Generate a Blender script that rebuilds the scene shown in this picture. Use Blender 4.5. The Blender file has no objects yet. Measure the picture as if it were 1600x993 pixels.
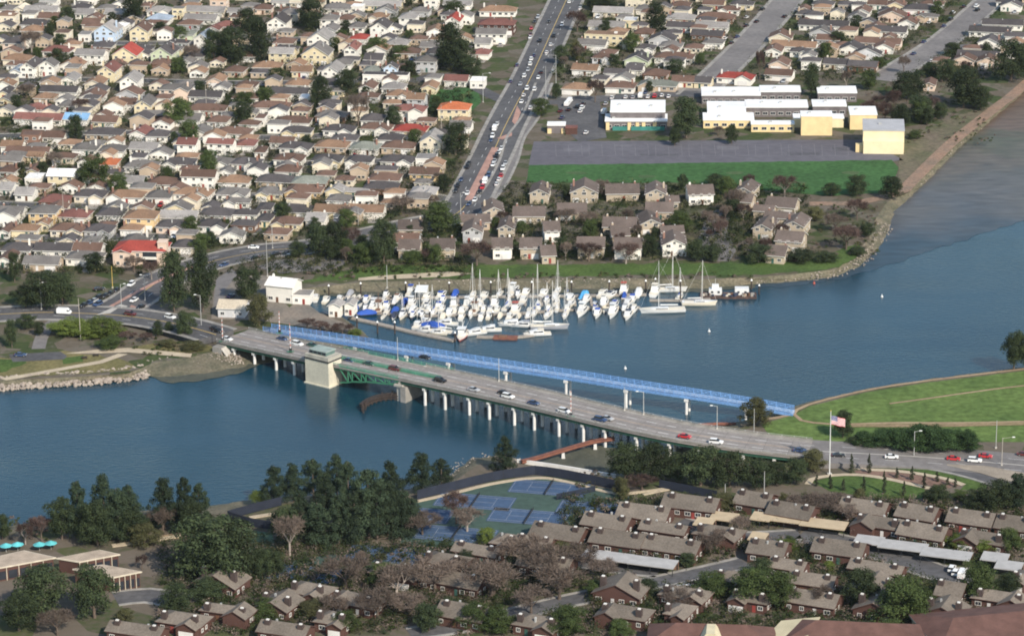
import bpy, bmesh, math, random
from mathutils import Vector, Matrix
from mathutils.geometry import tessellate_polygon
random.seed(7)
sc = bpy.context.scene
COL = sc.collection
R = math.radians

# ------------------------------------------------------------------ camera
PITCH, ROLL, FPX, CAMH = R(18.0), R(0.7), 4760.0, 357.0      # focal length in pixels of a 1600 px wide frame
_r0, _u0 = Vector((1, 0, 0)), Vector((0, math.sin(PITCH), math.cos(PITCH)))
CF = Vector((0, math.cos(PITCH), -math.sin(PITCH)))
CR = math.cos(ROLL) * _r0 - math.sin(ROLL) * _u0
CU = math.sin(ROLL) * _r0 + math.cos(ROLL) * _u0
cam_d = bpy.data.cameras.new('camera'); cam = bpy.data.objects.new('camera', cam_d); COL.objects.link(cam)
cam_d.sensor_fit = 'HORIZONTAL'; cam_d.sensor_width = 36; cam_d.lens = 36 * FPX / 1600
cam_d.clip_start = 5; cam_d.clip_end = 30000
cam.matrix_world = Matrix(((CR.x, CU.x, -CF.x, 0), (CR.y, CU.y, -CF.y, 0), (CR.z, CU.z, -CF.z, CAMH), (0, 0, 0, 1)))
sc.camera = cam
# ------------------------------------------------------------------ sky and sun (behind the camera, to the right)
SUN_EL, SUN_AZ = R(37), R(32)            # azimuth measured from straight behind the camera towards the right
sdir = Vector((math.sin(SUN_AZ) * math.cos(SUN_EL), -math.cos(SUN_AZ) * math.cos(SUN_EL), math.sin(SUN_EL)))
w = bpy.data.worlds.new('World'); sc.world = w; w.use_nodes = True
nt = w.node_tree; nt.nodes.clear()
sky = nt.nodes.new('ShaderNodeTexSky'); sky.sky_type = 'NISHITA'; sky.sun_disc = False
sky.sun_elevation = SUN_EL; sky.sun_rotation = math.atan2(sdir.x, sdir.y)
sky.air_density = 1.3; sky.dust_density = 0.6; sky.ozone_density = 1.5
bg = nt.nodes.new('ShaderNodeBackground'); bg.inputs['Strength'].default_value = 0.135
wo = nt.nodes.new('ShaderNodeOutputWorld')
nt.links.new(sky.outputs[0], bg.inputs[0]); nt.links.new(bg.outputs[0], wo.inputs[0])
sl = bpy.data.lights.new('sun', 'SUN'); sl.energy = 4.6; sl.angle = R(0.5); sl.color = (1.0, 0.91, 0.785)
so = bpy.data.objects.new('sun', sl); COL.objects.link(so)
so.rotation_euler = sdir.to_track_quat('Z', 'Y').to_euler(); so.location = (200, 0, 400)
sc.cycles.filter_width = 1.9
sc.view_settings.view_transform = 'Standard'; sc.view_settings.look = 'None'
sc.view_settings.exposure = 0.22; sc.view_settings.gamma = 1.0; sc.view_settings.use_curve_mapping = False

# ------------------------------------------------------------------ helpers
LZ = 2.5                                   # level of the land above the water
def G(px, py, z=LZ):
    """where the line of sight through a point of the 1600x993 photograph meets height z"""
    d = CF * FPX + CR * (px - 800.0) - CU * (py - 496.5)
    t = (z - CAMH) / d.z
    return Vector((d.x * t, d.y * t, z))
def PX(p):
    v = Vector(p) - Vector((0, 0, CAMH)); f = v.dot(CF)
    return 800 + FPX * v.dot(CR) / f, 496.5 - FPX * v.dot(CU) / f
def scale_at(px, py, z=LZ):                # pixels per metre there
    return FPX / (G(px, py, z) - Vector((0, 0, CAMH))).dot(CF)

_m = {}
def mat(name, col, rough=0.75, var=0.12, scale=0.35, col2=None, fine=0.0, metal=0.0, spec=0.3, bump=0.0, bscale=4.0, rnd=0.0):
    if name in _m: return _m[name]
    m = bpy.data.materials.new(name); m.use_nodes = True; n = m.node_tree; N = n.nodes; L = n.links
    b = N['Principled BSDF']; b.inputs['Roughness'].default_value = rough; b.inputs['Metallic'].default_value = metal
    b.inputs['Specular IOR Level'].default_value = spec
    geo = N.new('ShaderNodeNewGeometry')
    tx = N.new('ShaderNodeTexNoise'); tx.inputs['Scale'].default_value = scale; tx.inputs['Detail'].default_value = 5
    L.new(geo.outputs['Position'], tx.inputs['Vector'])
    rp = N.new('ShaderNodeValToRGB'); rp.color_ramp.elements[0].position = 0.32; rp.color_ramp.elements[1].position = 0.68
    c2 = col2 or tuple(c * (1 - 2 * var) for c in col); c1 = col if col2 else tuple(min(1, c * (1 + var)) for c in col)
    rp.color_ramp.elements[0].color = (*c2, 1); rp.color_ramp.elements[1].color = (*c1, 1)
    L.new(tx.outputs['Fac'], rp.inputs['Fac']); out = rp.outputs['Color']
    if fine > 0:
        t2 = N.new('ShaderNodeTexNoise'); t2.inputs['Scale'].default_value = scale * 9; t2.inputs['Detail'].default_value = 3
        L.new(geo.outputs['Position'], t2.inputs['Vector'])
        mr = N.new('ShaderNodeMapRange'); mr.inputs[1].default_value = 0.3; mr.inputs[2].default_value = 0.7
        mr.inputs[3].default_value = 1 - fine; mr.inputs[4].default_value = 1 + fine
        L.new(t2.outputs['Fac'], mr.inputs[0])
        mx = N.new('ShaderNodeVectorMath'); mx.operation = 'SCALE'
        L.new(out, mx.inputs[0]); L.new(mr.outputs[0], mx.inputs['Scale']); out = mx.outputs[0]
    if rnd > 0:
        oi = N.new('ShaderNodeObjectInfo'); mr = N.new('ShaderNodeMapRange')
        mr.inputs[3].default_value = 1 - rnd; mr.inputs[4].default_value = 1 + rnd; L.new(oi.outputs['Random'], mr.inputs[0])
        mx = N.new('ShaderNodeVectorMath'); mx.operation = 'SCALE'
        L.new(out, mx.inputs[0]); L.new(mr.outputs[0], mx.inputs['Scale']); out = mx.outputs[0]
    L.new(out, b.inputs['Base Color'])
    if bump > 0:
        t3 = N.new('ShaderNodeTexNoise'); t3.inputs['Scale'].default_value = bscale; t3.inputs['Detail'].default_value = 4
        L.new(geo.outputs['Position'], t3.inputs['Vector'])
        bp = N.new('ShaderNodeBump'); bp.inputs['Strength'].default_value = bump; bp.inputs['Distance'].default_value = 0.3
        L.new(t3.outputs['Fac'], bp.inputs['Height']); L.new(bp.outputs[0], b.inputs['Normal'])
    _m[name] = m
    return m

def leaf_mat(name, col, col2, rnd=0.3):
    m = mat(name, col, rough=0.8, scale=0.55, col2=col2, fine=0.25, spec=0.15, rnd=rnd)
    n = m.node_tree
    if 'Translucent BSDF' not in n.nodes:
        b = n.nodes['Principled BSDF']; t = n.nodes.new('ShaderNodeBsdfTranslucent'); mx = n.nodes.new('ShaderNodeMixShader')
        src = b.inputs['Base Color'].links[0].from_socket
        n.links.new(src, t.inputs['Color']); mx.inputs[0].default_value = 0.22
        n.links.new(b.outputs[0], mx.inputs[1]); n.links.new(t.outputs[0], mx.inputs[2])
        n.links.new(mx.outputs[0], n.nodes['Material Output'].inputs['Surface'])
    return m

class MB:
    """collects faces; build() links them as one mesh object"""
    def __init__(s): s.v = []; s.f = []; s.m = []
    def poly(s, pts, mi=0):
        k = len(s.v); s.v += [tuple(p) for p in pts]; s.f.append(tuple(range(k, k + len(pts)))); s.m.append(mi)
    def box(s, c, d, rz=0, mi=0, top=None, taper=(1, 1)):
        """box centred at c (x,y) with its base at c.z; d = full size"""
        cs, sn = math.cos(rz), math.sin(rz); k = len(s.v)
        for z, tx, ty in ((0, 1, 1), (d[2], taper[0], taper[1])):
            for x, y in ((-1, -1), (1, -1), (1, 1), (-1, 1)):
                X, Y = x * d[0] / 2 * tx, y * d[1] / 2 * ty
                s.v.append((c[0] + X * cs - Y * sn, c[1] + X * sn + Y * cs, c[2] + z))
        for q in ((3, 2, 1, 0), (4, 5, 6, 7), (0, 1, 5, 4), (1, 2, 6, 5), (2, 3, 7, 6), (3, 0, 4, 7)):
            s.f.append(tuple(k + i for i in q)); s.m.append(mi if not (top is not None and q[0] == 4) else top)
    def slab(s, pts, t, mi=0, me=1):
        """a roof plane: top polygon pts, thickness t downwards"""
        k = len(s.v); n = len(pts)
        a = Vector(pts[1]) - Vector(pts[0]); b = Vector(pts[2]) - Vector(pts[0])
        if a.cross(b).z < 0: pts = pts[::-1]
        s.v += [tuple(p) for p in pts] + [(p[0], p[1], p[2] - t) for p in pts]
        s.f.append(tuple(range(k, k + n))); s.m.append(mi)
        s.f.append(tuple(range(k + 2 * n - 1, k + n - 1, -1))); s.m.append(me)
        for i in range(n):
            j = (i + 1) % n
            s.f.append((k + i, k + n + i, k + n + j, k + j)); s.m.append(me)
    def prism(s, pts, z0, z1, mi=0, mtop=None):
        """vertical walls over a plan polygon"""
        pts = [Vector((p[0], p[1], 0)) for p in pts]
        ar = sum(pts[i].x * pts[(i + 1) % len(pts)].y - pts[(i + 1) % len(pts)].x * pts[i].y for i in range(len(pts)))
        if ar < 0: pts = pts[::-1]
        k = len(s.v); n = len(pts)
        s.v += [(p.x, p.y, z0) for p in pts] + [(p.x, p.y, z1) for p in pts]
        for i in range(n):
            j = (i + 1) % n
            s.f.append((k + i, k + j, k + n + j, k + n + i)); s.m.append(mi)
        for tri in tessellate_polygon([pts]):
            q = [k + n + i for i in tri]
            a, b, c = (Vector(s.v[i]) for i in q)
            if (b - a).cross(c - a).z < 0: q = q[::-1]
            s.f.append(tuple(q)); s.m.append(mi if mtop is None else mtop)
    def tube(s, p, q, r0, r1=None, n=6, mi=0, cap=True):
        p, q = Vector(p), Vector(q); r1 = r0 if r1 is None else r1; d = (q - p)
        if d.length < 1e-6: return
        d.normalize(); a = d.orthogonal().normalized(); b = d.cross(a); k = len(s.v)
        for c, r in ((p, r0), (q, r1)):
            for i in range(n):
                t = 2 * math.pi * i / n; s.v.append(tuple(c + a * (r * math.cos(t)) + b * (r * math.sin(t))))
        for i in range(n):
            j = (i + 1) % n; s.f.append((k + i, k + j, k + n + j, k + n + i)); s.m.append(mi)
        if cap:
            s.f.append(tuple(k + n + i for i in range(n))); s.m.append(mi); s.f.append(tuple(k + n - 1 - i for i in range(n))); s.m.append(mi)
    def bar(s, p, q, w, h, mi=0):
        p, q = Vector(p), Vector(q); d = (q - p).normalized(); up = Vector((0, 0, 1))
        if abs(d.z) > 0.95: up = Vector((0, 1, 0))
        a = d.cross(up).normalized() * (w / 2); b = a.cross(d).normalized() * (h / 2); k = len(s.v)
        for c in (p, q): s.v += [tuple(c - a - b), tuple(c + a - b), tuple(c + a + b), tuple(c - a + b)]
        for f in ((0, 1, 2, 3), (7, 6, 5, 4), (0, 4, 5, 1), (1, 5, 6, 2), (2, 6, 7, 3), (3, 7, 4, 0)):
            s.f.append(tuple(k + i for i in f)); s.m.append(mi)
    def mesh(s, name, mats):
        me = bpy.data.meshes.new(name); me.from_pydata(s.v, [], s.f)
        for m in mats: me.materials.append(m)
        if len(mats) > 1: me.polygons.foreach_set('material_index', [min(i, len(mats) - 1) for i in s.m])
        me.update(); return me
    def build(s, name, mats, parent=None, smooth=False):
        if not isinstance(mats, (list, tuple)): mats = [mats]
        me = s.mesh(name, mats)
        if smooth: me.polygons.foreach_set('use_smooth', [True] * len(me.polygons))
        return link(name, me, parent)
def link(name, me, parent=None, loc=None, rz=0, scl=None):
    o = bpy.data.objects.new(name, me); COL.objects.link(o)
    if parent: o.parent = parent
    if loc is not None: o.location = loc
    if rz: o.rotation_euler.z = rz
    if scl: o.scale = scl
    return o
def empty(name, loc, rz=0, scl=None):
    o = bpy.data.objects.new(name, None); COL.objects.link(o); o.location = loc; o.rotation_euler.z = rz
    o.empty_display_size = 1
    if scl: o.scale = scl
    return o
def struct(o, kind='structure'): o['kind'] = kind; return o
REG = []
def reg(o, look, place, cat, group=None):
    o['category'] = cat
    if group: o['group'] = group
    REG.append((o, look, place)); return o
def override(o, mats):
    for s, m in zip(o.material_slots, mats):
        s.link = 'OBJECT'; s.material = m
ORD = ['first', 'second', 'third', 'fourth', 'fifth', 'sixth', 'seventh', 'eighth', 'ninth', 'tenth', 'eleventh', 'twelfth', 'thirteenth',
       'fourteenth', 'fifteenth', 'sixteenth', 'seventeenth', 'eighteenth', 'nineteenth', 'twentieth']
def ordn(i):
    if i < 20: return ORD[i]
    t = ['twenty', 'thirty', 'forty', 'fifty', 'sixty', 'seventy', 'eighty', 'ninety']; k = i + 1
    if k % 10 == 0: return t[k // 10 - 2][:-1] + 'ieth' if k < 100 else str(k)
    return t[k // 10 - 2] + '-' + ORD[k % 10 - 1]
NUM = ['', 'one', 'two', 'three', 'four', 'five', 'six', 'seven', 'eight', 'nine', 'ten']
def finish_labels():
    d = {}
    for o, l, p in REG: d.setdefault((l, p), []).append(o)
    for (l, p), os_ in d.items():
        t = (l + ' ' + p).strip()
        if len(os_) == 1: os_[0]['label'] = t; continue
        os_.sort(key=lambda o: PX(o.matrix_basis.translation)[0]); n = len(os_)
        for i, o in enumerate(os_):
            if n == 2: q = ('left', 'right')[i] + ' one of two'
            elif i == 0: q = 'leftmost of ' + (NUM[n] if n <= 10 else 'such')
            elif i == n - 1: q = 'rightmost of ' + (NUM[n] if n <= 10 else 'such')
            else: q = ordn(i) + ' such from left'
            o['label'] = t + ', ' + q

def spline(pts, step=3.0):
    P = [Vector(p) for p in pts]; P = [2 * P[0] - P[1]] + P + [2 * P[-1] - P[-2]]; out = []
    for i in range(1, len(P) - 2):
        a, b, c, d = P[i - 1:i + 3]; n = max(1, int((c - b).length / step))
        for k in range(n):
            t = k / n
            out.append(0.5 * ((2 * b) + (c - a) * t + (2 * a - 5 * b + 4 * c - d) * t * t + (3 * b - a - 3 * c + d) * t ** 3))
    out.append(P[-2]); return out
def normals(C):
    out = []
    for i in range(len(C)):
        t = C[min(i + 1, len(C) - 1)] - C[max(i - 1, 0)]; t.z = 0; t.normalize(); out.append(Vector((t.y, -t.x, 0)))   # right-hand side
    return out
def ribbon(mb, C, a, b, dz=0.0, th=0.0, mi=0):
    """strip along C between offsets a (left, negative) and b (right)"""
    Nn = normals(C)
    for i in range(len(C) - 1):
        p = [C[i] + Nn[i] * a, C[i] + Nn[i] * b, C[i + 1] + Nn[i + 1] * b, C[i + 1] + Nn[i + 1] * a]
        p = [Vector((q.x, q.y, q.z + dz)) for q in p]
        if th: mb.slab(p, th, mi, mi)
        else: mb.poly(p, mi)
def jag(px, amp, step=9.0):
    """natural, uneven outline for a sheet given in photograph coordinates"""
    rnd = random.Random(len(px) * 31 + int(px[0][0])); out = []
    for i in range(len(px)):
        (x0, y0), (x1, y1) = px[i], px[(i + 1) % len(px)]; n = max(1, int(math.hypot(x1 - x0, y1 - y0) / step))
        for k in range(n):
            t = k / n; out.append((x0 + (x1 - x0) * t + rnd.uniform(-amp, amp) * 1.6, y0 + (y1 - y0) * t + rnd.uniform(-amp, amp)))
    return out
def sheet(name, px, z, m, kind='structure', rough=0):
    if rough: px = jag(px, rough)
    pts = [G(x, y, z) for x, y in px]; mb = MB(); mb.v = [tuple(p) for p in pts]
    for t in tessellate_polygon([[Vector((p.x, p.y, 0)) for p in pts]]):
        a, b, c = (pts[i] for i in t); q = tuple(t)
        if (b - a).cross(c - a).z < 0: q = q[::-1]
        mb.f.append(q); mb.m.append(0)
    o = mb.build(name, m); o['kind'] = kind; return o

# ------------------------------------------------------------------ materials
ASPH = mat('asphalt', (0.115, 0.112, 0.112), 0.9, scale=0.06, col2=(0.075, 0.074, 0.078), fine=0.2)
ASPH_L = mat('worn_asphalt', (0.21, 0.195, 0.185), 0.9, scale=0.05, col2=(0.15, 0.14, 0.135), fine=0.15)
DECKM = mat('bridge_road', (0.33, 0.3, 0.275), 0.9, scale=0.08, col2=(0.26, 0.235, 0.215), fine=0.12)
CONC = mat('concrete', (0.5, 0.47, 0.42), 0.85, scale=0.3, col2=(0.38, 0.36, 0.32), fine=0.12)
CONC_D = mat('stained_concrete', (0.34, 0.32, 0.29), 0.9, scale=0.3, col2=(0.22, 0.21, 0.19), fine=0.15)
CONC_W = mat('white_concrete', (0.78, 0.76, 0.72), 0.8, scale=0.4, col2=(0.62, 0.61, 0.58))
TOWERM = mat('tower_concrete', (0.62, 0.58, 0.46), 0.85, scale=0.25, col2=(0.52, 0.49, 0.39), fine=0.1)
PAINT = mat('white_paint', (0.7, 0.7, 0.68), 0.6, var=0.06)
YPAINT = mat('yellow_paint', (0.6, 0.42, 0.12), 0.6, var=0.06)
BRICKP = mat('brick_paving', (0.42, 0.25, 0.2), 0.9, scale=0.2, fine=0.15)
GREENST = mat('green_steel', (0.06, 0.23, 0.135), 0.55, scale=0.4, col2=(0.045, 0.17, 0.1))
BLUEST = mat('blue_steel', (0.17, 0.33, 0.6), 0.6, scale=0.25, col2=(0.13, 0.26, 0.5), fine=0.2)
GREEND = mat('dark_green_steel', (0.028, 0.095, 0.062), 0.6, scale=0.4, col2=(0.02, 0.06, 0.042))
DARKST = mat('dark_steel', (0.03, 0.032, 0.035), 0.6)
GREYST = mat('grey_steel', (0.5, 0.5, 0.48), 0.5, metal=0.2)
RUST = mat('rust', (0.24, 0.1, 0.065), 0.9, scale=0.6, col2=(0.15, 0.065, 0.05), fine=0.2)
TIMBER = mat('old_timber', (0.07, 0.052, 0.044), 0.95, scale=0.8, col2=(0.036, 0.03, 0.028), fine=0.25)
DOCKM = mat('dock_planks', (0.36, 0.32, 0.27), 0.9, scale=0.6, col2=(0.27, 0.24, 0.21), fine=0.15)
GLASS = mat('window_glass', (0.03, 0.035, 0.045), 0.15, spec=0.6)
TRIM = mat('white_trim', (0.74, 0.72, 0.67), 0.7, var=0.05)
CAPM = mat('pile_cap_white', (0.85, 0.85, 0.82), 0.6, var=0.03)
GRASS = mat('lawn', (0.085, 0.13, 0.036), 0.95, scale=0.09, col2=(0.05, 0.085, 0.026), fine=0.3, spec=0.1)
FIELD = mat('playing_field_grass', (0.056, 0.13, 0.044), 0.95, scale=0.05, col2=(0.042, 0.096, 0.034), fine=0.28, spec=0.1)
LEVEE = mat('levee_grass', (0.122, 0.178, 0.052), 0.95, scale=0.045, col2=(0.08, 0.128, 0.038), fine=0.3, spec=0.1)
DRYG = mat('dry_grass', (0.2, 0.17, 0.08), 0.95, scale=0.08, col2=(0.12, 0.115, 0.05), fine=0.25, spec=0.1)
DIRT = mat('dirt_path', (0.36, 0.27, 0.17), 0.95, scale=0.1, col2=(0.27, 0.19, 0.12), fine=0.15)
SAND = mat('pale_path', (0.5, 0.42, 0.3), 0.95, scale=0.15, col2=(0.4, 0.33, 0.24), fine=0.12)
BANK = mat('bank_mud', (0.17, 0.145, 0.1), 0.9, scale=0.12, col2=(0.085, 0.085, 0.055), fine=0.3, bump=0.6, bscale=1.2)
ROCKM = mat('riprap_rock', (0.4, 0.34, 0.28), 0.9, scale=0.5, col2=(0.24, 0.2, 0.17), fine=0.2)
MUD = mat('tidal_mud', (0.15, 0.115, 0.085), 0.6, scale=0.03, col2=(0.075, 0.085, 0.07), fine=0.35, spec=0.35)
PLAYA = mat('school_asphalt', (0.13, 0.125, 0.14), 0.9, scale=0.03, col2=(0.105, 0.1, 0.115), fine=0.12)
TURQ = mat('green_mural', (0.05, 0.22, 0.19), 0.8)

def ground_mat(name, cols, vs):
    """patchwork of yards: lawn, bare soil, paving"""
    m = bpy.data.materials.new(name); m.use_nodes = True; n = m.node_tree; N = n.nodes; L = n.links
    b = N['Principled BSDF']; b.inputs['Roughness'].default_value = 0.95; b.inputs['Specular IOR Level'].default_value = 0.1
    geo = N.new('ShaderNodeNewGeometry'); vo = N.new('ShaderNodeTexVoronoi'); vo.inputs['Scale'].default_value = vs
    L.new(geo.outputs['Position'], vo.inputs['Vector'])
    sp = N.new('ShaderNodeSeparateColor'); L.new(vo.outputs['Color'], sp.inputs[0])
    nz = N.new('ShaderNodeTexNoise'); nz.inputs['Scale'].default_value = 0.4; nz.inputs['Detail'].default_value = 6
    L.new(geo.outputs['Position'], nz.inputs['Vector'])
    ad = N.new('ShaderNodeMath'); ad.operation = 'MULTIPLY_ADD'; ad.inputs[1].default_value = 0.5
    L.new(nz.outputs['Fac'], ad.inputs[0]); 
    ml = N.new('ShaderNodeMath'); ml.operation = 'MULTIPLY'; ml.inputs[1].default_value = 0.75; L.new(sp.outputs[0], ml.inputs[0]); L.new(ml.outputs[0], ad.inputs[2])
    rp = N.new('ShaderNodeValToRGB'); L.new(ad.outputs[0], rp.inputs[0])
    e = rp.color_ramp.elements; e[0].position = 0.2; e[0].color = (*cols[0], 1); e[1].position = 1.0; e[1].color = (*cols[-1], 1)
    for i, c in enumerate(cols[1:-1]):
        x = e.new(0.2 + 0.8 * (i + 1) / (len(cols) - 1)); x.color = (*c, 1)
    L.new(rp.outputs[0], b.inputs['Base Color'])
    return m
YARD = ground_mat('yards', [(0.04, 0.06, 0.024), (0.065, 0.082, 0.032), (0.1, 0.09, 0.06), (0.12, 0.1, 0.075), (0.15, 0.13, 0.105), (0.06, 0.07, 0.035)], 0.13)
YARD2 = ground_mat('condo_grounds', [(0.05, 0.075, 0.025), (0.11, 0.095, 0.07), (0.15, 0.125, 0.1), (0.13, 0.11, 0.085), (0.08, 0.09, 0.04)], 0.07)

def water_mat():
    m = bpy.data.materials.new('estuary_water'); m.use_nodes = True; n = m.node_tree; N = n.nodes; L = n.links
    b = N['Principled BSDF']; b.inputs['Roughness'].default_value = 0.12; b.inputs['IOR'].default_value = 1.38
    geo = N.new('ShaderNodeNewGeometry')
    t0 = N.new('ShaderNodeTexNoise'); t0.inputs['Scale'].default_value = 0.012; t0.inputs['Detail'].default_value = 4; L.new(geo.outputs['Position'], t0.inputs['Vector'])
    rp = N.new('ShaderNodeValToRGB'); rp.color_ramp.elements[0].position = 0.3; rp.color_ramp.elements[1].position = 0.7
    rp.color_ramp.elements[0].color = (0.005, 0.031, 0.05, 1); rp.color_ramp.elements[1].color = (0.009, 0.045, 0.07, 1)
    L.new(t0.outputs['Fac'], rp.inputs[0]); L.new(rp.outputs[0], b.inputs['Base Color'])
    mp = N.new('ShaderNodeMapping'); mp.inputs['Scale'].default_value = (0.35, 0.8, 1); L.new(geo.outputs['Position'], mp.inputs['Vector'])
    t1 = N.new('ShaderNodeTexNoise'); t1.inputs['Scale'].default_value = 1.0; t1.inputs['Detail'].default_value = 6; t1.inputs['Roughness'].default_value = 0.62
    L.new(mp.outputs[0], t1.inputs['Vector'])
    bp = N.new('ShaderNodeBump'); bp.inputs['Distance'].default_value = 0.25
    wp = N.new('ShaderNodeTexNoise'); wp.inputs['Scale'].default_value = 0.02; wp.inputs['Detail'].default_value = 3; m2 = N.new('ShaderNodeMapping'); m2.inputs['Scale'].default_value = (0.45, 1.3, 1); m2.inputs['Rotation'].default_value = (0, 0, 0.35); L.new(geo.outputs['Position'], m2.inputs['Vector']); L.new(m2.outputs[0], wp.inputs['Vector'])
    wr = N.new('ShaderNodeMapRange'); wr.inputs[1].default_value = 0.36; wr.inputs[2].default_value = 0.64; wr.inputs[3].default_value = 0.35; wr.inputs[4].default_value = 0.8; L.new(wp.outputs['Fac'], wr.inputs[0]); L.new(wr.outputs[0], bp.inputs['Strength'])
    L.new(t1.outputs['Fac'], bp.inputs['Height']); L.new(bp.outputs[0], b.inputs['Normal'])
    return m
WATER = water_mat()

def flat_mat():
    """tidal flat: drained brown mud by the bank, olive weed, then wet grey silt towards the channel"""
    m = bpy.data.materials.new('tidal_flat'); m.use_nodes = True; n = m.node_tree; N = n.nodes; L = n.links; b = N['Principled BSDF']
    a, d = G(1480, 225, 0), G(1500, 378, 0); v = d - a; ln = v.length; v.normalize()
    geo = N.new('ShaderNodeNewGeometry'); sb = N.new('ShaderNodeVectorMath'); sb.operation = 'SUBTRACT'; sb.inputs[1].default_value = a; L.new(geo.outputs['Position'], sb.inputs[0])
    dt = N.new('ShaderNodeVectorMath'); dt.operation = 'DOT_PRODUCT'; dt.inputs[1].default_value = v / ln; L.new(sb.outputs[0], dt.inputs[0])
    nz = N.new('ShaderNodeTexNoise'); nz.inputs['Scale'].default_value = 0.022; nz.inputs['Detail'].default_value = 7; nz.inputs['Roughness'].default_value = .6; L.new(geo.outputs['Position'], nz.inputs['Vector'])
    ma = N.new('ShaderNodeMath'); ma.operation = 'MULTIPLY_ADD'; ma.inputs[1].default_value = 1.3; L.new(nz.outputs['Fac'], ma.inputs[0]); L.new(dt.outputs['Value'], ma.inputs[2])
    rp = N.new('ShaderNodeValToRGB'); L.new(ma.outputs[0], rp.inputs[0]); e = rp.color_ramp.elements
    mp = N.new('ShaderNodeMapRange'); mp.inputs[1].default_value = 0.3; mp.inputs[2].default_value = 1.8; L.new(ma.outputs[0], mp.inputs[0]); L.new(mp.outputs[0], rp.inputs[0])
    e[0].position = 0.05; e[0].color = (.135, .1, .075, 1); e[1].position = 1; e[1].color = (.03, .056, .078, 1)
    for p, c in ((.2, (.085, .09, .06)), (.36, (.115, .1, .08)), (.5, (.09, .09, .082)), (.62, (.1, .098, .094)), (.8, (.07, .08, .09))): x = e.new(p); x.color = (*c, 1)
    L.new(rp.outputs[0], b.inputs['Base Color']); b.inputs['Roughness'].default_value = .45; b.inputs['Specular IOR Level'].default_value = .4
    nf = N.new('ShaderNodeTexNoise'); nf.inputs['Scale'].default_value = .25; nf.inputs['Detail'].default_value = 6; mq = N.new('ShaderNodeMapping'); mq.inputs['Scale'].default_value = (.35, 1.2, 1); L.new(geo.outputs['Position'], mq.inputs['Vector']); L.new(mq.outputs[0], nf.inputs['Vector'])
    fr = N.new('ShaderNodeMapRange'); fr.inputs[1].default_value = .3; fr.inputs[2].default_value = .7; fr.inputs[3].default_value = .7; fr.inputs[4].default_value = 1.3; L.new(nf.outputs['Fac'], fr.inputs[0]); vs = N.new('ShaderNodeVectorMath'); vs.operation = 'SCALE'; L.new(rp.outputs[0], vs.inputs[0]); L.new(fr.outputs[0], vs.inputs['Scale']); L.new(vs.outputs[0], b.inputs['Base Color'])
    return m

# ================================================================== TERRAIN
mb = MB(); mb.poly([(-9000, -3000, 0), (9000, -3000, 0), (9000, 15000, 0), (-9000, 15000, 0)])
struct(mb.build('water', WATER))
NORTH = [(-200, 628, -200, 604), (0, 610, 0, 594), (110, 603, 110, 589), (200, 595, 200, 583), (228, 589, 216, 577), (262, 592, 240, 566), (310, 590, 290, 560),
         (360, 583, 335, 548), (410, 574, 385, 540), (470, 560, 440, 532), (540, 545, 520, 528), (580, 532, 572, 526), (572, 522, 562, 517), (556, 511, 546, 506), (540, 499, 530, 495), (500, 491, 492, 487),
         (470, 479, 460, 476), (474, 463, 464, 452), (560, 459, 560, 441), (700, 457, 700, 437), (900, 455, 900, 434), (1100, 453, 1100, 436), (1180, 446, 1180, 433),
         (1240, 442, 1240, 428), (1300, 436, 1300, 421), (1345, 418, 1332, 402), (1375, 392, 1358, 372), (1392, 362, 1366, 345), (1402, 330, 1384, 318), (1440, 295, 1425, 288),
         (1503, 230, 1490, 222), (1598, 148, 1590, 140), (1750, 17, 1740, 8)]
SOUTH = [(-250, 846, -250, 866), (0, 822, 0, 838), (60, 812, 60, 826), (130, 803, 130, 820), (330, 788, 330, 803), (420, 774, 430, 788), (560, 768, 560, 780), (640, 762, 650, 771),
         (705, 738, 712, 750), (738, 712, 746, 726), (786, 708, 792, 720), (830, 722, 830, 728), (900, 734, 900, 740), (965, 742, 965, 748), (1005, 724, 1020, 738), (1060, 690, 1085, 715),
         (1098, 664, 1125, 686), (1150, 657, 1160, 667), (1182, 652, 1188, 660), (1235, 636, 1240, 642), (1262, 627, 1266, 632), (1350, 607, 1350, 611), (1450, 591, 1450, 595), (1600, 573, 1600, 577), (1900, 535, 1900, 539)]
def land(name, pairs, tail, m):
    top = [G(a, b, LZ) for _, _, a, b in pairs]; wat = [G(a, b, -0.4) for a, b, _, _ in pairs]
    pts = top + [Vector((x, y, LZ)) for x, y in tail]; mb = MB(); mb.v = [tuple(p) for p in pts]
    for t in tessellate_polygon([[Vector((p.x, p.y, 0)) for p in pts]]):
        a, b, c = (pts[i] for i in t); q = tuple(t)
        if (b - a).cross(c - a).z < 0: q = q[::-1]
        mb.f.append(q); mb.m.append(0)
    struct(mb.build(name, m))
    # the bank, subdivided and uneven
    rnd = random.Random(3); mb = MB(); n = 5; rows = []
    for i in range(len(top) - 1):
        L = max(2, int((top[i + 1] - top[i]).length / 3))
        for k in range(L + (i == len(top) - 2)):
            t = k / L; T = top[i].lerp(top[i + 1], t); W = wat[i].lerp(wat[i + 1], t); row = []
            for j in range(n + 1):
                p = T.lerp(W, j / n)
                if 0 < j < n: p += Vector((rnd.uniform(-.5, .5), rnd.uniform(-.5, .5), rnd.uniform(-.25, .25)))
                row.append(p)
            rows.append(row)
    for i in range(len(rows) - 1):
        for j in range(n):
            q = [rows[i][j], rows[i][j + 1], rows[i + 1][j + 1], rows[i + 1][j]]
            if (q[1] - q[0]).cross(q[3] - q[0]).z < 0: q = q[::-1]
            mb.poly(q)
    struct(mb.build(name.replace('ground', 'bank'), BANK))
land('ground', NORTH, [(3000, 2400), (9000, 15000), (-9000, 15000), (-9000, G(-200, 604).y)], YARD)
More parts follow.
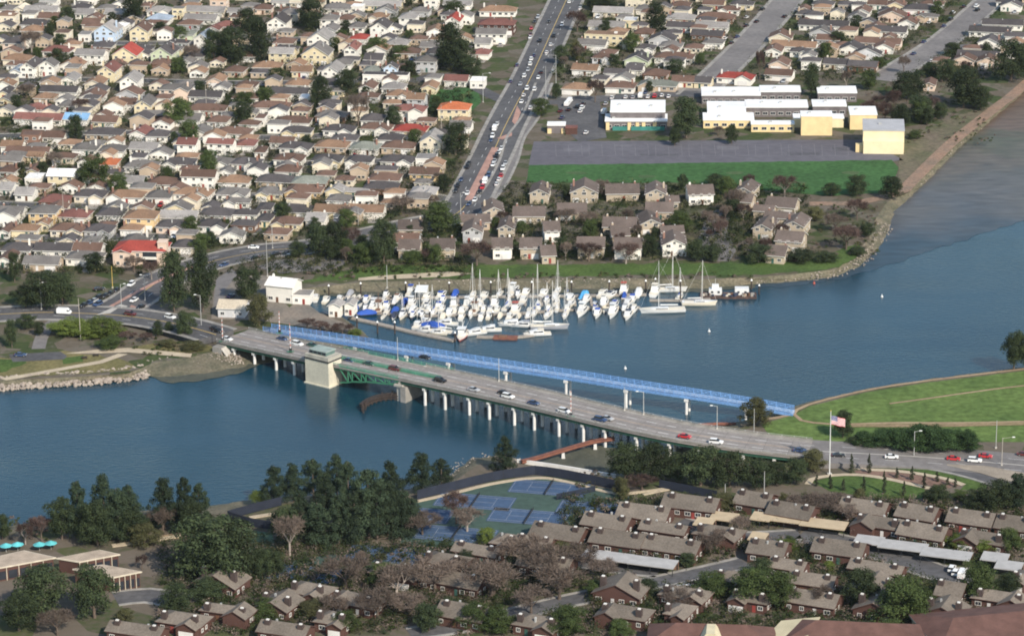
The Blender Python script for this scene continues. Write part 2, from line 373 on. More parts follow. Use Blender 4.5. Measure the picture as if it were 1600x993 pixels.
land('ground', SOUTH, [(9000, 1100), (9000, -3000), (-9000, -3000), (-9000, G(-250, 866).y)], YARD2)

sheet('tidal_flat', [(1150, 452), (1240, 446), (1322, 434), (1402, 409), (1500, 377), (1610, 341), (1900, 250), (1900, -20), (1740, 8), (1590, 140), (1490, 222), (1425, 288), (1366, 345), (1332, 402), (1240, 428)], 0.06, flat_mat(), rough=1.6)
sheet('mud', [(232, 586), (206, 571), (240, 560), (330, 552), (410, 566), (380, 581), (310, 596), (262, 598)], 0.12, mat('wet_mud', (0.1, 0.1, 0.07), 0.6, scale=0.1, col2=(0.06, 0.065, 0.05), fine=0.2), rough=1)
sheet('mud', [(470, 462), (560, 462), (700, 460), (900, 458), (1100, 456), (1180, 449), (1180, 440), (900, 446), (560, 450), (470, 456)], 0.1, _m['wet_mud'], rough=1)
sheet('mud', [(850, 712), (930, 696), (1010, 705), (1040, 720), (1010, 738), (965, 746), (900, 738), (830, 726)], 0.1, _m['wet_mud'], rough=1)

# grass, fields, courts and paths: sheets a little above one another
Z1, Z2, Z3 = LZ + 0.05, LZ + 0.10, LZ + 0.15
sheet('school_yard', [(834, 221), (1350, 218), (1412, 250), (1392, 252), (826, 258)], Z1, PLAYA)
SY = bpy.data.objects['school_yard']
mb = MB()
for k in range(9):
    x0 = 868 + k * 52; a, b, c, d = G(x0, 226, Z1 + .02), G(x0 + 40, 225, Z1 + .02), G(x0 + 42, 243, Z1 + .02), G(x0 + 1, 244, Z1 + .02)
    for p, q in ((a, b), (b, c), (c, d), (d, a), ((a + b) / 2, (c + d) / 2)): mb.bar(p, q, .16, .02)
mb.build('court_lines', mat('faded_paint', (0.2, 0.195, 0.21), .8), SY)
for k, (x0, y0, ww, hh) in enumerate(((880, 232, 40, 5), (1000, 240, 60, 4), (1120, 228, 34, 6), (1230, 238, 50, 5), (960, 226, 30, 3), (1300, 230, 26, 6))):
    sheet('asphalt_patch', [(x0, y0), (x0 + ww, y0 + .4), (x0 + ww + 1, y0 + hh), (x0 + 1, y0 + hh - .3)], Z1 + .012, mat('patch_dark' if k % 2 else 'patch_pale', (.1, .097, .108) if k % 2 else (.155, .15, .165), .9, fine=.1))
sheet('school_field', [(826, 258), (1392, 250), (1405, 262), (1390, 300), (1290, 306), (1060, 285), (822, 285)], Z2, FIELD, rough=.7)
for (x0, y0), n in (((900, 270), 3), ((1010, 276), 3), ((1150, 270), 4), ((1250, 285), 3), ((1330, 270), 3)):
    rr = random.Random(int(x0)); pts = [(x0 + 16 * math.cos(t * .7) * rr.uniform(.6, 1.2), y0 + 2.6 * math.sin(t * .7) * rr.uniform(.6, 1.2)) for t in range(9)]
    sheet('worn_grass', pts, Z2 + .03, mat('worn_turf', (0.075, 0.11, 0.045), .95, scale=.15, col2=(0.05, 0.09, 0.032), fine=.3))
sheet('shore_grass', [(470, 440), (530, 424), (600, 414), (760, 414), (1180, 410), (1260, 408), (1340, 380), (1352, 392), (1310, 418), (1240, 425), (1180, 429), (1000, 430), (700, 434), (560, 437)], Z1, GRASS, rough=1.3)
sheet('shore_path', [(560, 438), (700, 432), (740, 427), (700, 424), (600, 430), (560, 434)], Z2, SAND)
sheet('roadside_lawn', [(675, 140), (745, 135), (752, 160), (735, 175), (668, 175)], Z1, FIELD)
sheet('park_lawn', [(-40, 596), (0, 588), (110, 584), (200, 578), (212, 572), (190, 560), (100, 548), (30, 560), (-40, 556)], Z1, DRYG, rough=1.2)
sheet('park_lawn', [(-40, 585), (10, 580), (40, 566), (36, 560), (-40, 562)], Z2, GRASS, rough=1.2)
sheet('park_lawn', [(96, 560), (130, 555), (128, 565), (100, 568)], Z2, GRASS, rough=1)
sheet('car_park', [(14, 553), (95, 549), (105, 556), (100, 561), (20, 565)], Z2 + .03, ASPH)
sheet('dirt_path', [(0, 591), (100, 573), (155, 563), (185, 552), (200, 553), (160, 567), (104, 577), (10, 594)], Z3, SAND)
sheet('dirt_path', [(100, 552), (150, 546), (200, 543), (300, 552), (298, 558), (200, 550), (150, 552)], Z3, SAND)
sheet('gravel_slope', [(190, 545), (240, 536), (330, 540), (345, 548), (250, 552)], Z2, DRYG)
sheet('boatyard', [(452, 480), (470, 466), (500, 489), (545, 507), (562, 518), (480, 512), (440, 505), (400, 500), (330, 498), (335, 450), (350, 430), (420, 430), (430, 460)], Z1, mat('boatyard_gravel', (0.24, 0.2, 0.16), 0.95, scale=0.1, col2=(0.15, 0.14, 0.12), fine=0.2))
sheet('parking_lot', [(398, 417), (430, 406), (520, 400), (545, 410), (520, 420), (440, 427)], Z2, ASPH_L)
sheet('driveway', [(338, 435), (362, 420), (372, 428), (352, 452), (348, 478), (334, 478)], Z2, ASPH_L)
sheet('courtyard_drive', [(1082, 400), (1100, 345), (1120, 325), (1142, 328), (1136, 360), (1150, 392), (1140, 408), (1120, 408), (1118, 385), (1100, 400)], Z2, ASPH_L)
sheet('scrubland', [(1412, 200), (1440, 205), (1500, 180), (1560, 160), (1585, 142), (1490, 220), (1425, 286), (1402, 300), (1405, 250)], Z1, mat('scrub', (0.15, 0.12, 0.085), 0.95, scale=0.06, col2=(0.085, 0.095, 0.045), fine=0.3))
mb = MB(); C = spline([G(x, y, Z2) for x, y in [(1760, -10), (1600, 133), (1560, 165), (1490, 220), (1425, 283), (1405, 300), (1340, 316), (1265, 318)]], 6); ribbon(mb, C, -3, 3)
struct(mb.build('shore_path', mat('red_dirt', (0.3, 0.19, 0.13), 0.95, scale=0.1, col2=(0.2, 0.15, 0.11), fine=0.25)))
# south-east levee, park and approach
sheet('levee_grass', [(1190, 662), (1240, 648), (1266, 634), (1350, 613), (1450, 597), (1600, 579), (1900, 541), (1900, 700), (1600, 690), (1530, 690), (1340, 692), (1250, 688), (1200, 678)], Z1, LEVEE)
for pts, wd, m in (([(1900, 540), (1600, 576), (1450, 594), (1350, 610), (1262, 632), (1240, 646), (1252, 656), (1300, 662), (1400, 660), (1500, 660), (1600, 658), (1900, 650)], 1.5, DIRT),
                   ([(1390, 630), (1450, 622), (1520, 612), (1600, 602), (1900, 570)], 1.1, DIRT),
                   ([(1330, 664), (1450, 664), (1600, 661), (1900, 655)], 3.2, mat('bare_earth', (0.28, 0.2, 0.12), 0.95, scale=0.08, col2=(0.2, 0.16, 0.08), fine=0.25)),
                   ([(1240, 646), (1215, 652), (1190, 655), (1160, 664)], 2.0, DIRT)):
    mb = MB(); ribbon(mb, spline([G(x, y, Z2 + .02 * wd) for x, y in pts], 4), -wd / 2, wd / 2); struct(mb.build('dirt_path', m))
sheet('park_lawn', [(1268, 752), (1300, 744), (1330, 742), (1380, 746), (1440, 757), (1446, 766), (1440, 778), (1380, 778), (1300, 768)], Z1, GRASS)
sheet('park_lawn', [(1336, 722), (1380, 722), (1450, 730), (1500, 738), (1545, 755), (1540, 764), (1500, 765), (1508, 756), (1460, 742), (1400, 732), (1345, 730)], Z1, GRASS)
sheet('planting_bed', [(1335, 735), (1380, 732), (1470, 745), (1505, 757), (1480, 762), (1440, 756), (1340, 742)], Z1, mat('mulch', (0.2, 0.125, 0.095), 0.95, scale=0.1, fine=0.25))
for pts in ([(1262, 756), (1268, 748), (1300, 742), (1340, 741), (1385, 747), (1430, 757), (1456, 763)], [(1336, 725), (1345, 732), (1400, 735), (1440, 740), (1480, 748), (1506, 757)]):
    mb = MB(); ribbon(mb, spline([G(x, y, Z3) for x, y in pts], 3), -1.1, 1.1); struct(mb.build('park_path', SAND))

# ------------------------------------------------------------------ roads
ROADS = []
def road(pts, wd, m, dz=0.12, walk=0, centre=None, lanes=(), name='road', zs=None, th=0):
    C = spline([G(x, y, (zs[i] if zs else LZ)) for i, (x, y) in enumerate(pts)], 4)
    ROADS.append((C, wd / 2 + walk))
    mb = MB(); ribbon(mb, C, -wd / 2, wd / 2, dz, th); r = struct(mb.build(name, m))
    if walk:
        mb = MB(); ribbon(mb, C, -wd / 2 - walk, -wd / 2, dz + 0.12, 0.2); ribbon(mb, C, wd / 2, wd / 2 + walk, dz + 0.12, 0.2); struct(mb.build('pavement', CONC_D))
    if centre:
        mb = MB(); ribbon(mb, C, -centre[0] / 2, centre[0] / 2, dz + 0.015); mb.build('centre_line', centre[1], r)
    for off in lanes:
        mb = MB(); Nn = normals(C)
        for i in range(0, len(C) - 1, 3):
            a, b = C[i] + Nn[i] * off, C[i + 1] + Nn[i + 1] * off; k = Nn[i] * 0.09; z = Vector((0, 0, dz + 0.015))
            mb.poly([a - k + z, a + k + z, b + k + z, b - k + z])
        mb.build('lane_marking', PAINT, r)
    return C
AVE = road([(935, -110), (885, 0), (862, 50), (830, 120), (806, 165), (788, 200), (772, 235), (752, 275), (733, 312), (716, 332), (690, 343), (640, 353), (560, 371), (480, 386), (415, 392), (350, 404), (300, 419), (245, 442), (205, 470), (176, 484)],
           17, ASPH, 0.13, walk=1.7, centre=(0.3, YPAINT), lanes=(-4, 4))
mb = MB(); ribbon(mb, spline([G(x, y) for x, y in [(732, 313), (752, 274), (774, 231)]], 4), -1.6, 1.6, 0.22, 0.1); struct(mb.build('median', BRICKP))
sheet('median', [(800, 190), (808, 165), (814, 175), (806, 196)], LZ + 0.2, BRICKP)
sheet('median', [(776, 216), (800, 207), (800, 212), (785, 218)], LZ + 0.2, BRICKP)
mb = MB(); ribbon(mb, spline([G(x, y) for x, y in [(168, 482), (215, 456), (255, 436), (300, 417)]], 4), -.9, .9, 0.2, 0.1); struct(mb.build('median', BRICKP))
road([(750, 320), (775, 290), (795, 250), (806, 215), (830, 180), (850, 130)], 7, ASPH_L, 0.09, walk=1.2)                      # service road
road([(806, 165), (860, 160), (905, 158)], 9, ASPH, 0.11)
road([(806, 165), (770, 150), (700, 118), (640, 128)], 8, ASPH, 0.085)
road([(1262, -40), (1230, 0), (1180, 58), (1120, 118), (1085, 150)], 15, ASPH_L, 0.1, walk=2)
road([(1600, -45), (1548, 0), (1480, 60), (1405, 108), (1370, 125)], 14, ASPH_L, 0.1, walk=2)
road([(905, 158), (960, 153), (1050, 147), (1100, 148)], 12, ASPH, 0.17, name='car_park_lane')
sheet('school_car_park', [(868, 150), (935, 150), (948, 215), (905, 222), (880, 200)], Z2, ASPH)
for pts in ([(-60, 262), (150, 270), (300, 262), (500, 255), (690, 250)], [(-60, 318), (200, 322), (420, 305), (640, 305), (700, 312)], [(-60, 372), (100, 372), (300, 368), (410, 360)],
            [(-60, 215), (200, 208), (420, 215), (620, 205)], [(-60, 125), (150, 125), (380, 130), (560, 128)], [(-60, 60), (200, 68), (420, 62), (640, 60), (760, 58)]):
    road(pts, 7.5, ASPH, 0.06, walk=1.2, name='street')
OTIS = road([(-80, 494), (0, 491), (70, 488), (140, 490), (200, 494), (255, 502), (300, 512), (338, 523)], 16, ASPH, 0.1, walk=1.8, centre=(0.4, YPAINT), lanes=(-4, 4), zs=[2.5, 2.5, 2.5, 2.6, 3.0, 3.9, 4.7, 5.3], th=2.6)
sheet('traffic_island', [(150, 492), (188, 475), (200, 478), (180, 488)], LZ + 0.35, CONC)
sheet('traffic_island', [(205, 476), (245, 490), (240, 492), (200, 484)], LZ + 0.33, BRICKP)
sheet('junction', [(120, 496), (150, 470), (210, 458), (250, 480), (290, 500), (270, 510), (190, 500)], LZ + 0.16, ASPH)
road([(60, 545), (66, 525), (80, 505), (105, 492)], 5, ASPH_L, 0.08, name='park_lane')
SAPP = road([(1250, 703), (1300, 706), (1360, 709), (1430, 713), (1520, 720), (1600, 727), (1800, 745)], 21, ASPH_L, 0.1, walk=0, centre=(0.6, CONC), lanes=(-5, 5), zs=[5.0, 4.2, 3.4, 2.9, 2.6, 2.55, 2.55], th=2.6)
road([(1400, 716), (1450, 724), (1500, 734), (1550, 748), (1600, 768)], 8, ASPH, 0.14, walk=1.2, name='side_road')
sheet('traffic_island', [(1470, 724), (1540, 727), (1600, 738), (1600, 756), (1570, 750), (1530, 738)], LZ + .3, mat('tan_paving', (0.33, 0.28, 0.22), 0.95, scale=0.2, fine=0.15))
for pts, wd in (([(1000, 915), (1060, 902), (1120, 889), (1165, 878)], 7), ([(640, 990), (720, 978), (800, 960), (880, 940), (1000, 915)], 7), ([(1250, 835), (1330, 850), (1400, 870), (1470, 895), (1540, 900)], 10),
                ([(880, 872), (960, 885), (1030, 892)], 8), ([(180, 935), (230, 930), (290, 940)], 9), ([(1060, 815), (1150, 838), (1250, 835)], 7)):
    road(pts, wd, ASPH, 0.08, walk=1.2, name='condo_drive')

# ================================================================== ROAD BRIDGE
NE = [(338, 533, 5.35), (400, 547, 6.1), (475, 563, 7.0), (530, 573.5, 7.7), (615, 591, 8.0), (700, 609, 8.0), (800, 631, 8.0), (899, 655, 8.0), (983, 674.5, 7.7), (1062, 690, 7.0), (1148, 703, 6.0), (1200, 709.5, 5.4), (1258, 716, 4.9)]
WB = 17.0
E = spline([G(*p) for p in NE], 2.0); EN = normals(E)
BC = [E[i] - EN[i] * (WB / 2) for i in range(len(E))]          # centre line; the camera side is +normal
if (E[0] - BC[0]).y > 0: BC = [E[i] + EN[i] * (WB / 2) for i in range(len(E))]
BN = normals(BC); SGN = 1 if (E[5] - BC[5]).dot(BN[5]) > 0 else -1
def along(px):                                                # index of the station whose near edge shows at photo column px
    return min(range(len(E)), key=lambda i: abs(PX(E[i])[0] - px))
def bpt(i, off, z): return BC[i] + BN[i] * (SGN * off) + Vector((0, 0, z))      # off > 0 towards the camera
BR = empty('road_bridge', (BC[0].x, BC[0].y, 0)); reg(BR, 'long low grey road bridge on white columns', 'crossing the channel', 'bridge')
inv = Matrix.Translation(-BR.location)
def bpart(mb, name, m, par=None):
    o = mb.build(name, m, par or BR); 
    if par is None: o.matrix_parent_inverse = inv
    else: o.matrix_parent_inverse = inv
    return o
i0, i1 = along(528), along(622)
mb = MB(); ribbon(mb, BC, -WB / 2, WB / 2, 0, 0.45); bpart(mb, 'deck', DECKM)
mb = MB(); ribbon(mb, BC, -6.9, 6.9, 0.02); bpart(mb, 'carriageway', mat('bridge_lanes', (0.3, 0.275, 0.255), 0.9, scale=0.1, col2=(0.235, 0.215, 0.2), fine=0.15))
for s in (-1, 1):
    mb = MB(); a, b = sorted((s * 6.9, s * 8.2)); ribbon(mb, BC, a, b, 0.2, 0.2); bpart(mb, 'footway', CONC_D)
    Nn = BN; seg = [k for k in range(len(BC) - 1) if not (i0 <= k < i1)]
    for part in ([k for k in seg if k < i0], [k for k in seg if k >= i1]):
      mb = MB()
      for k in part:
        a, b = sorted((s * 8.2, s * 8.5)); p = [BC[k] + Nn[k] * a, BC[k] + Nn[k] * b, BC[k + 1] + Nn[k + 1] * b, BC[k + 1] + Nn[k + 1] * a]
        mb.slab([q + Vector((0, 0, 0.75)) for q in p], 0.55, 0, 0)
      bpart(mb, 'parapet', CONC_D)
    for part in ([k for k in seg if k < i0], [k for k in seg if k >= i1]):
        mb = MB()
        for k in part:
            c = BC[k] + Nn[k] * (s * 8.35)
            if k % 2 == 0: mb.box((c.x, c.y, c.z + 0.75), (0.18, 0.18, 0.35))
            d = BC[k + 1] + Nn[k + 1] * (s * 8.35); mb.bar(c + Vector((0, 0, 1.12)), d + Vector((0, 0, 1.12)), 0.1, 0.08)
        bpart(mb, 'handrail', GREYST)
    for part in ([k for k in seg if k < i0], [k for k in seg if k >= i1]):
        mb = MB()
        for k in part:
            c, d = (BC[j] + Nn[j] * (s * 7.9) + Vector((0, 0, -1.0)) for j in (k, k + 1)); mb.bar(c, d, 0.5, 1.1)
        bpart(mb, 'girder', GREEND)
for s in (-3, 0, 3):
    mb = MB()
    for k in range(len(BC) - 1):
        if not (i0 <= k < i1): mb.bar(bpt(k, s, -1.0), bpt(k + 1, s, -1.0), 0.45, 1.1)
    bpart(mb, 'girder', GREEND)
mb = MB()
for k in range(len(BC) - 1):
    if k % 4 < 2:
        for off in (-3.5, 3.5):
            a, b = bpt(k, off, .035), bpt(k + 1, off, .035); q = BN[k] * 0.1; mb.poly([a - q, a + q, b + q, b - q])
bpart(mb, 'lane_marking', PAINT)
mb = MB()
for k in range(len(BC) - 1):
    if not (i0 <= k < i1):
        a, b = bpt(k, 0, .05), bpt(k + 1, 0, .05); q = BN[k] * 0.45; mb.slab([a - q, a + q, b + q, b - q] , 0.02, 0, 0)
bpart(mb, 'centre_strip', mat('ochre_strip', (0.33, 0.27, 0.22), 0.9, scale=0.2, fine=0.15))
for off in (-5.2, -1.8, 1.8, 5.2):
    mb = MB()
    for k in range(len(BC) - 1):
        a, b = bpt(k, off, .028), bpt(k + 1, off, .028); q = BN[k] * .8, BN[k + 1] * .8; mb.poly([a - q[0], a + q[0], b + q[1], b - q[1]])
    bpart(mb, 'tyre_worn_lane', mat('tyre_worn', (0.255, 0.232, 0.215), .9, scale=.15, col2=(0.2, 0.183, 0.17), fine=.15))
for px in range(350, 1250, 35):
    k = along(px); mb = MB(); mb.bar(bpt(k, -6.8, .04), bpt(k, 6.8, .04), .1, .02); bpart(mb, 'expansion_joint', mat('joint_seal', (.12, .11, .105), .9))
for px in (363, 393, 424, 457, 658, 692, 727, 762, 797, 832, 868, 905, 946, 990, 1040, 1095, 1155, 1213):
    i = along(px); zt = BC[i].z - 1.55
    mb = MB(); a, b = bpt(i, -8.2, -1.95), bpt(i, 8.2, -1.95); mb.bar(a, b, 1.0, 0.8); cb = bpart(mb, 'cap_beam', CONC_W)
    for off in (7.2, 2.6, -2.6, -7.2):
        c = bpt(i, off, 0); mb = MB(); mb.tube((c.x, c.y, -1.5), (c.x, c.y, zt - 0.7), 0.54, n=10); bpart(mb, 'column', CONC_W)
# bascule leaf: two trusses under the deck
n = 8; idx = [i0 + round((i1 - i0) * k / n) for k in range(n + 1)]
def low(k): return -2.4 - 3.4 * (1 - k / n) ** 1.6
for off in (8.1, -8.1):
    for k in range(n):
        a, b = idx[k], idx[k + 1]
        za, zb = low(k), low(k + 1)
        mb = MB(); mb.bar(bpt(a, off, -0.55), bpt(b, off, -0.55), 0.45, 0.7); bpart(mb, 'top_chord', GREENST)
        mb = MB(); mb.bar(bpt(a, off, za), bpt(b, off, zb), 0.45, 0.5); bpart(mb, 'bottom_chord', GREENST)
        mb = MB(); mb.bar(bpt(a, off, -0.8), bpt(b, off, zb), 0.32, 0.32) if k < n - 1 else mb.bar(bpt(a, off, za), bpt(b, off, -.8), .3, .3); bpart(mb, 'diagonal', GREENST)
        if k: mb = MB(); mb.bar(bpt(a, off, -0.8), bpt(a, off, za), 0.3, 0.3); bpart(mb, 'vertical', GREENST)
for off, h in ((8.35, 1.15), (-8.35, 1.3), (0.0, 0.95), (1.2, .95)):
    i2 = i0 - 2 if off > 3 else i0 - 6; i3 = i1 + 6 if off < 3 else i1
    mb = MB()
    for k in range(i2, i3):
        if (k - i2) % 2 == 0: c = bpt(k, off, 0); mb.box((c.x, c.y, c.z), (.2, .2, h))
        for z in (h * .55, h): mb.bar(bpt(k, off, z), bpt(k + 1, off, z), .14, .2)
        mb.bar(bpt(k, off, .25), bpt(k + 1, off, .25), .08, .3)
    bpart(mb, 'green_railing', mat('green_rail_paint', (0.1, 0.3, 0.2), 0.55, scale=0.4))
mb = MB()
for k in range(i0, i1):
    for off in (-3.5, 0, 3.5): mb.bar(bpt(k, off, -.9), bpt(k + 1, off, -.9), .4, .8)
    if k % 2 == 0: mb.bar(bpt(k, -8, -1), bpt(k, 8, -1), .35, .7)
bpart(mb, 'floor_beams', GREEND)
# tower pier with control house, and the rest pier
def oriented(i, off): return math.atan2(BC[i + 1].y - BC[i].y, BC[i + 1].x - BC[i].x)
it = along(500); ang = oriented(it, 0)
c = bpt(it, 7.4, 0); TW = empty('control_tower', (c.x, c.y, 0), ang); reg(TW, 'cream concrete bridge tower with flat-roofed control house', 'beside the green lifting span', 'tower')
mb = MB(); mb.box((0, 0, -2), (11.8, 8.0, 2.4)); mb.box((0, 0, .4), (10.8, 7.2, 8.9)); mb.build('pier', TOWERM, TW)
mb = MB(); mb.box((0, 0, 9.3), (11.2, 7.6, 0.5)); mb.build('cornice', DARKST, TW)
mb = MB(); mb.box((0, 0, 9.8), (10.9, 7.3, 1.3)); mb.build('parapet_wall', mat('tower_wall', (0.42, 0.4, 0.34), .85, fine=.1), TW)
mb = MB(); mb.box((-0.4, .2, 11.1), (7.4, 5.0, 1.3), mi=0); mb.build('control_room', mat('green_cabin', (0.1, 0.16, 0.15), .6), TW)
mb = MB(); mb.box((-0.4, .2, 12.4), (8.0, 5.6, 0.3)); mb.build('roof', mat('pale_green_roof', (0.3, 0.36, 0.33), .8), TW)
for x in (-3.6, -1.6, .4, 2.4):
    mb = MB(); mb.box((x, -2.34, 11.35), (1.5, .12, .85)); mb.build('window', GLASS, TW)
for x in (-5.41, 5.41):
    mb = MB(); mb.box((x, 0, 6), (.1, 1.2, 1.8)); mb.build('slit_window', DARKST, TW)
mb = MB(); c2 = bpt(it, -7.4, 0); mb.box((c2.x, c2.y, -2), (11, 7, 9), ang); bpart(mb, 'pier', TOWERM)
mb = MB(); c3 = bpt(it, 0, 0); mb.box((c3.x, c3.y, -2), (10.5, 7.3, 8), ang); bpart(mb, 'pier_wall', CONC_D)
ir = along(624); ang = oriented(ir, 0)
for off in (7.6, -7.6):
    c = bpt(ir, off, 0); mb = MB(); mb.box((c.x, c.y, -1.5), (1.7, 1.7, 6.9), ang); mb.box((c.x, c.y, 5.4), (3.6, 2.8, .7), ang); mb.box((c.x, c.y, 6.1), (1.0, 1.2, 2.2), ang); bpart(mb, 'rest_pier', CONC)
c = bpt(ir + 1, 2.5, 0); mb = MB(); mb.box((c.x, c.y, -1.5), (2.2, 13, 7.2), ang); bpart(mb, 'pier_wall', CONC_D)
# timber fenders guarding the navigation span
FD = empty('timber_fender', G(600, 628, 0)); reg(FD, 'dark weathered timber fender curving out', 'below the lifting span', 'fender')
fp = spline([G(x, y, 0) for x, y in [(566, 642), (576, 634), (595, 627), (618, 625), (632, 626)]], 1.6)
for p in fp:
    mb = MB(); mb.tube((p.x, p.y, -1.5), (p.x, p.y, 2.6 + random.uniform(-.7, .5)), .34, .26, 6); o = mb.build('pile', TIMBER, FD); o.matrix_parent_inverse = Matrix.Translation(-FD.location)
    mb = MB(); mb.tube((p.x + .5, p.y + 2.6, -1.5), (p.x + .4, p.y + 2.4, 2.4 + random.uniform(-.9, .4)), .34, .26, 6); o = mb.build('pile', TIMBER, FD); o.matrix_parent_inverse = Matrix.Translation(-FD.location)
for z in (0.8, 1.7):
    mb = MB()
    for a, b in zip(fp, fp[1:]): mb.bar(a + Vector((0, -.4, z)), b + Vector((0, -.4, z)), .3, .35); mb.bar(a + Vector((0, 1.2, z + .3)), b + Vector((0, 1.2, z + .3)), 2.4, .15)
    o = mb.build('wale', TIMBER, FD); o.matrix_parent_inverse = Matrix.Translation(-FD.location)
for px, py in ((566, 642), (571, 640), (568, 645)):
    p = G(px, py, 0); mb = MB(); mb.tube((p.x, p.y, -1.5), (p.x, p.y, 2.8), .32, .28, 6); o = mb.build('pile', TIMBER, FD); o.matrix_parent_inverse = Matrix.Translation(-FD.location)

# ================================================================== BLUE FOOT AND CYCLE BRIDGE
BB = [(418, 515, 4.4), (440, 518, 5.2), (480, 524, 6.2), (560, 536, 7.4), (640, 549, 8.0), (700, 559, 8.2), (800, 574.5, 8.3), (900, 589, 8.0), (1000, 605, 7.4), (1100, 620, 6.2), (1180, 633, 4.6), (1240, 644, 3.0)]
C2 = spline([G(*p) for p in BB], 1.5); N2 = normals(C2); FB = empty('cycle_bridge', (C2[0].x, C2[0].y, 0)); reg(FB, 'narrow sky-blue steel cycle bridge with lattice sides', 'behind the road bridge', 'bridge')
inv2 = Matrix.Translation(-FB.location)
def fpart(mb, name, m): o = mb.build(name, m, FB); o.matrix_parent_inverse = inv2; return o
mb = MB(); ribbon(mb, C2, -2.0, 2.0, 0.12, 0.25); fpart(mb, 'deck', mat('cycle_deck', (0.36, 0.44, 0.55), .85, fine=.1))
for s in (-2.2, 2.2):
    mb = MB()
    for k in range(len(C2) - 1):
        a, b = C2[k] + N2[k] * s, C2[k + 1] + N2[k + 1] * s; Z = lambda z: Vector((0, 0, z))
        mb.bar(a + Z(-.25), b + Z(-.25), .3, .9)
    fpart(mb, 'girder', BLUEST)
    mb = MB()
    for k in range(len(C2) - 1):
        a, b = C2[k] + N2[k] * s, C2[k + 1] + N2[k + 1] * s
        for z in (.7, 1.2, 1.7): mb.bar(a + Z(z), b + Z(z), .1, .22)
    fpart(mb, 'rail', BLUEST)
    for k in range(0, len(C2) - 1, 2):
        a = C2[k] + N2[k] * s; mb = MB(); mb.bar(a + Z(-.9), a + Z(1.9), .2, .2); fpart(mb, 'post', BLUEST)
        if k + 2 < len(C2):
            b = C2[k + 2] + N2[k + 2] * s; mb = MB(); mb.bar(a + Z(.2), b + Z(1.7), .1, .1); fpart(mb, 'brace', BLUEST)
mb = MB()
for k in range(0, len(C2), 2): mb.bar(C2[k] + N2[k] * -2.2 + Z(-.5), C2[k] + N2[k] * 2.2 + Z(-.5), .2, .3)
fpart(mb, 'cross_beams', BLUEST)
for px in (560, 640, 705, 795, 888, 983, 1077, 1165):
    i = min(range(len(C2)), key=lambda k: abs(PX(C2[k])[0] - px)); c = C2[i]; zt = c.z - .9
    mb = MB(); mb.bar(c + N2[i] * -2.6 + Z(-1.35), c + N2[i] * 2.6 + Z(-1.35), 1.4, .9); fpart(mb, 'cap_beam', CONC_W)
    for s in (-1.9, 1.9):
        q = c + N2[i] * s; mb = MB(); mb.tube((q.x, q.y, -1.5), (q.x, q.y, zt - .8), .5, n=10); fpart(mb, 'column', CONC_W)

# ================================================================== HOUSES
RC = {'n': ('brown', (0.135, 0.083, 0.062)), 'k': ('charcoal', (0.078, 0.07, 0.07)), 'y': ('grey', (0.145, 0.134, 0.124)), 't': ('tan', (0.235, 0.147, 0.094)), 'r': ('red', (0.32, 0.06, 0.045)),
      'b': ('blue-grey', (0.27, 0.32, 0.38)), 'w': ('white', (0.8, 0.78, 0.74)), 'm': ('maroon', (0.19, 0.085, 0.07)), 'l': ('pale grey', (0.28, 0.262, 0.245)), 'o': ('orange', (0.46, 0.14, 0.06)),
      'e': ('grey-green', (0.19, 0.2, 0.17)), 'c': ('cream', (0.6, 0.52, 0.4)), 'q': ('brown-grey', (0.125, 0.098, 0.084)), 'B': ('bright blue', (0.2, 0.36, 0.55)), 'd': ('taupe', (0.168, 0.142, 0.115))}
WC = {'w': ('white', (0.8, 0.765, 0.69)), 'c': ('cream', (0.72, 0.64, 0.5)), 'y': ('yellow', (0.7, 0.6, 0.4)), 'p': ('peach', (0.68, 0.53, 0.42)), 'g': ('grey', (0.45, 0.45, 0.45)), 't': ('tan', (0.48, 0.38, 0.28)),
      'b': ('pale blue', (0.5, 0.6, 0.72)), 'e': ('pale green', (0.55, 0.6, 0.42)), 'n': ('brown', (0.24, 0.14, 0.1)), 'o': ('ochre', (0.66, 0.48, 0.26)), 'r': ('red-brown', (0.095, 0.048, 0.038)), 's': ('stone', (0.46, 0.385, 0.29)), 'l': ('pale grey', (0.6, 0.6, 0.6))}
def roof_m(c): return mat('roof_' + RC[c][0].replace(' ', '_'), RC[c][1], 0.9, scale=0.2, var=0.09, fine=0.2, rnd=0.2)
def wall_m(c): return mat('wall_' + WC[c][0].replace(' ', '_'), WC[c][1], 0.85, scale=0.3, var=0.05, fine=0.05, rnd=0.06)
CHIM = mat('brick_chimney', (0.3, 0.17, 0.13), .9, fine=.2); CHIMD = mat('dark_chimney', (0.075, 0.055, 0.05), .9)
DOORM = [mat('door_' + n, c, .6) for n, c in (('brown', (.14, .07, .04)), ('red', (.3, .06, .05)), ('green', (.05, .12, .1)), ('white', (.75, .73, .7)))]
_wm = {}; DRV = []; DRIVE = mat('driveway_concrete', (0.33, 0.3, 0.26), .9, scale=.3, var=.1, fine=.12)
def window_mesh(wd, ht):
    k = (round(wd, 1), round(ht, 1))
    if k not in _wm:
        mb = MB(); a, h = k[0] / 2, k[1]; f = 0.12
        mb.box((0, -.05, 0), (2 * a, .14, f)); mb.box((0, -.05, h - f), (2 * a, .14, f))
        mb.box((-a + f / 2, -.05, f), (f, .14, h - 2 * f)); mb.box((a - f / 2, -.05, f), (f, .14, h - 2 * f)); mb.box((0, -.04, f), (.07, .1, h - 2 * f))
        mb.box((0, -.015, f), (2 * a - 2 * f, .03, h - 2 * f), mi=1)
        _wm[k] = mb.mesh('window', [TRIM, GLASS])
    return _wm[k]
_bm = {}
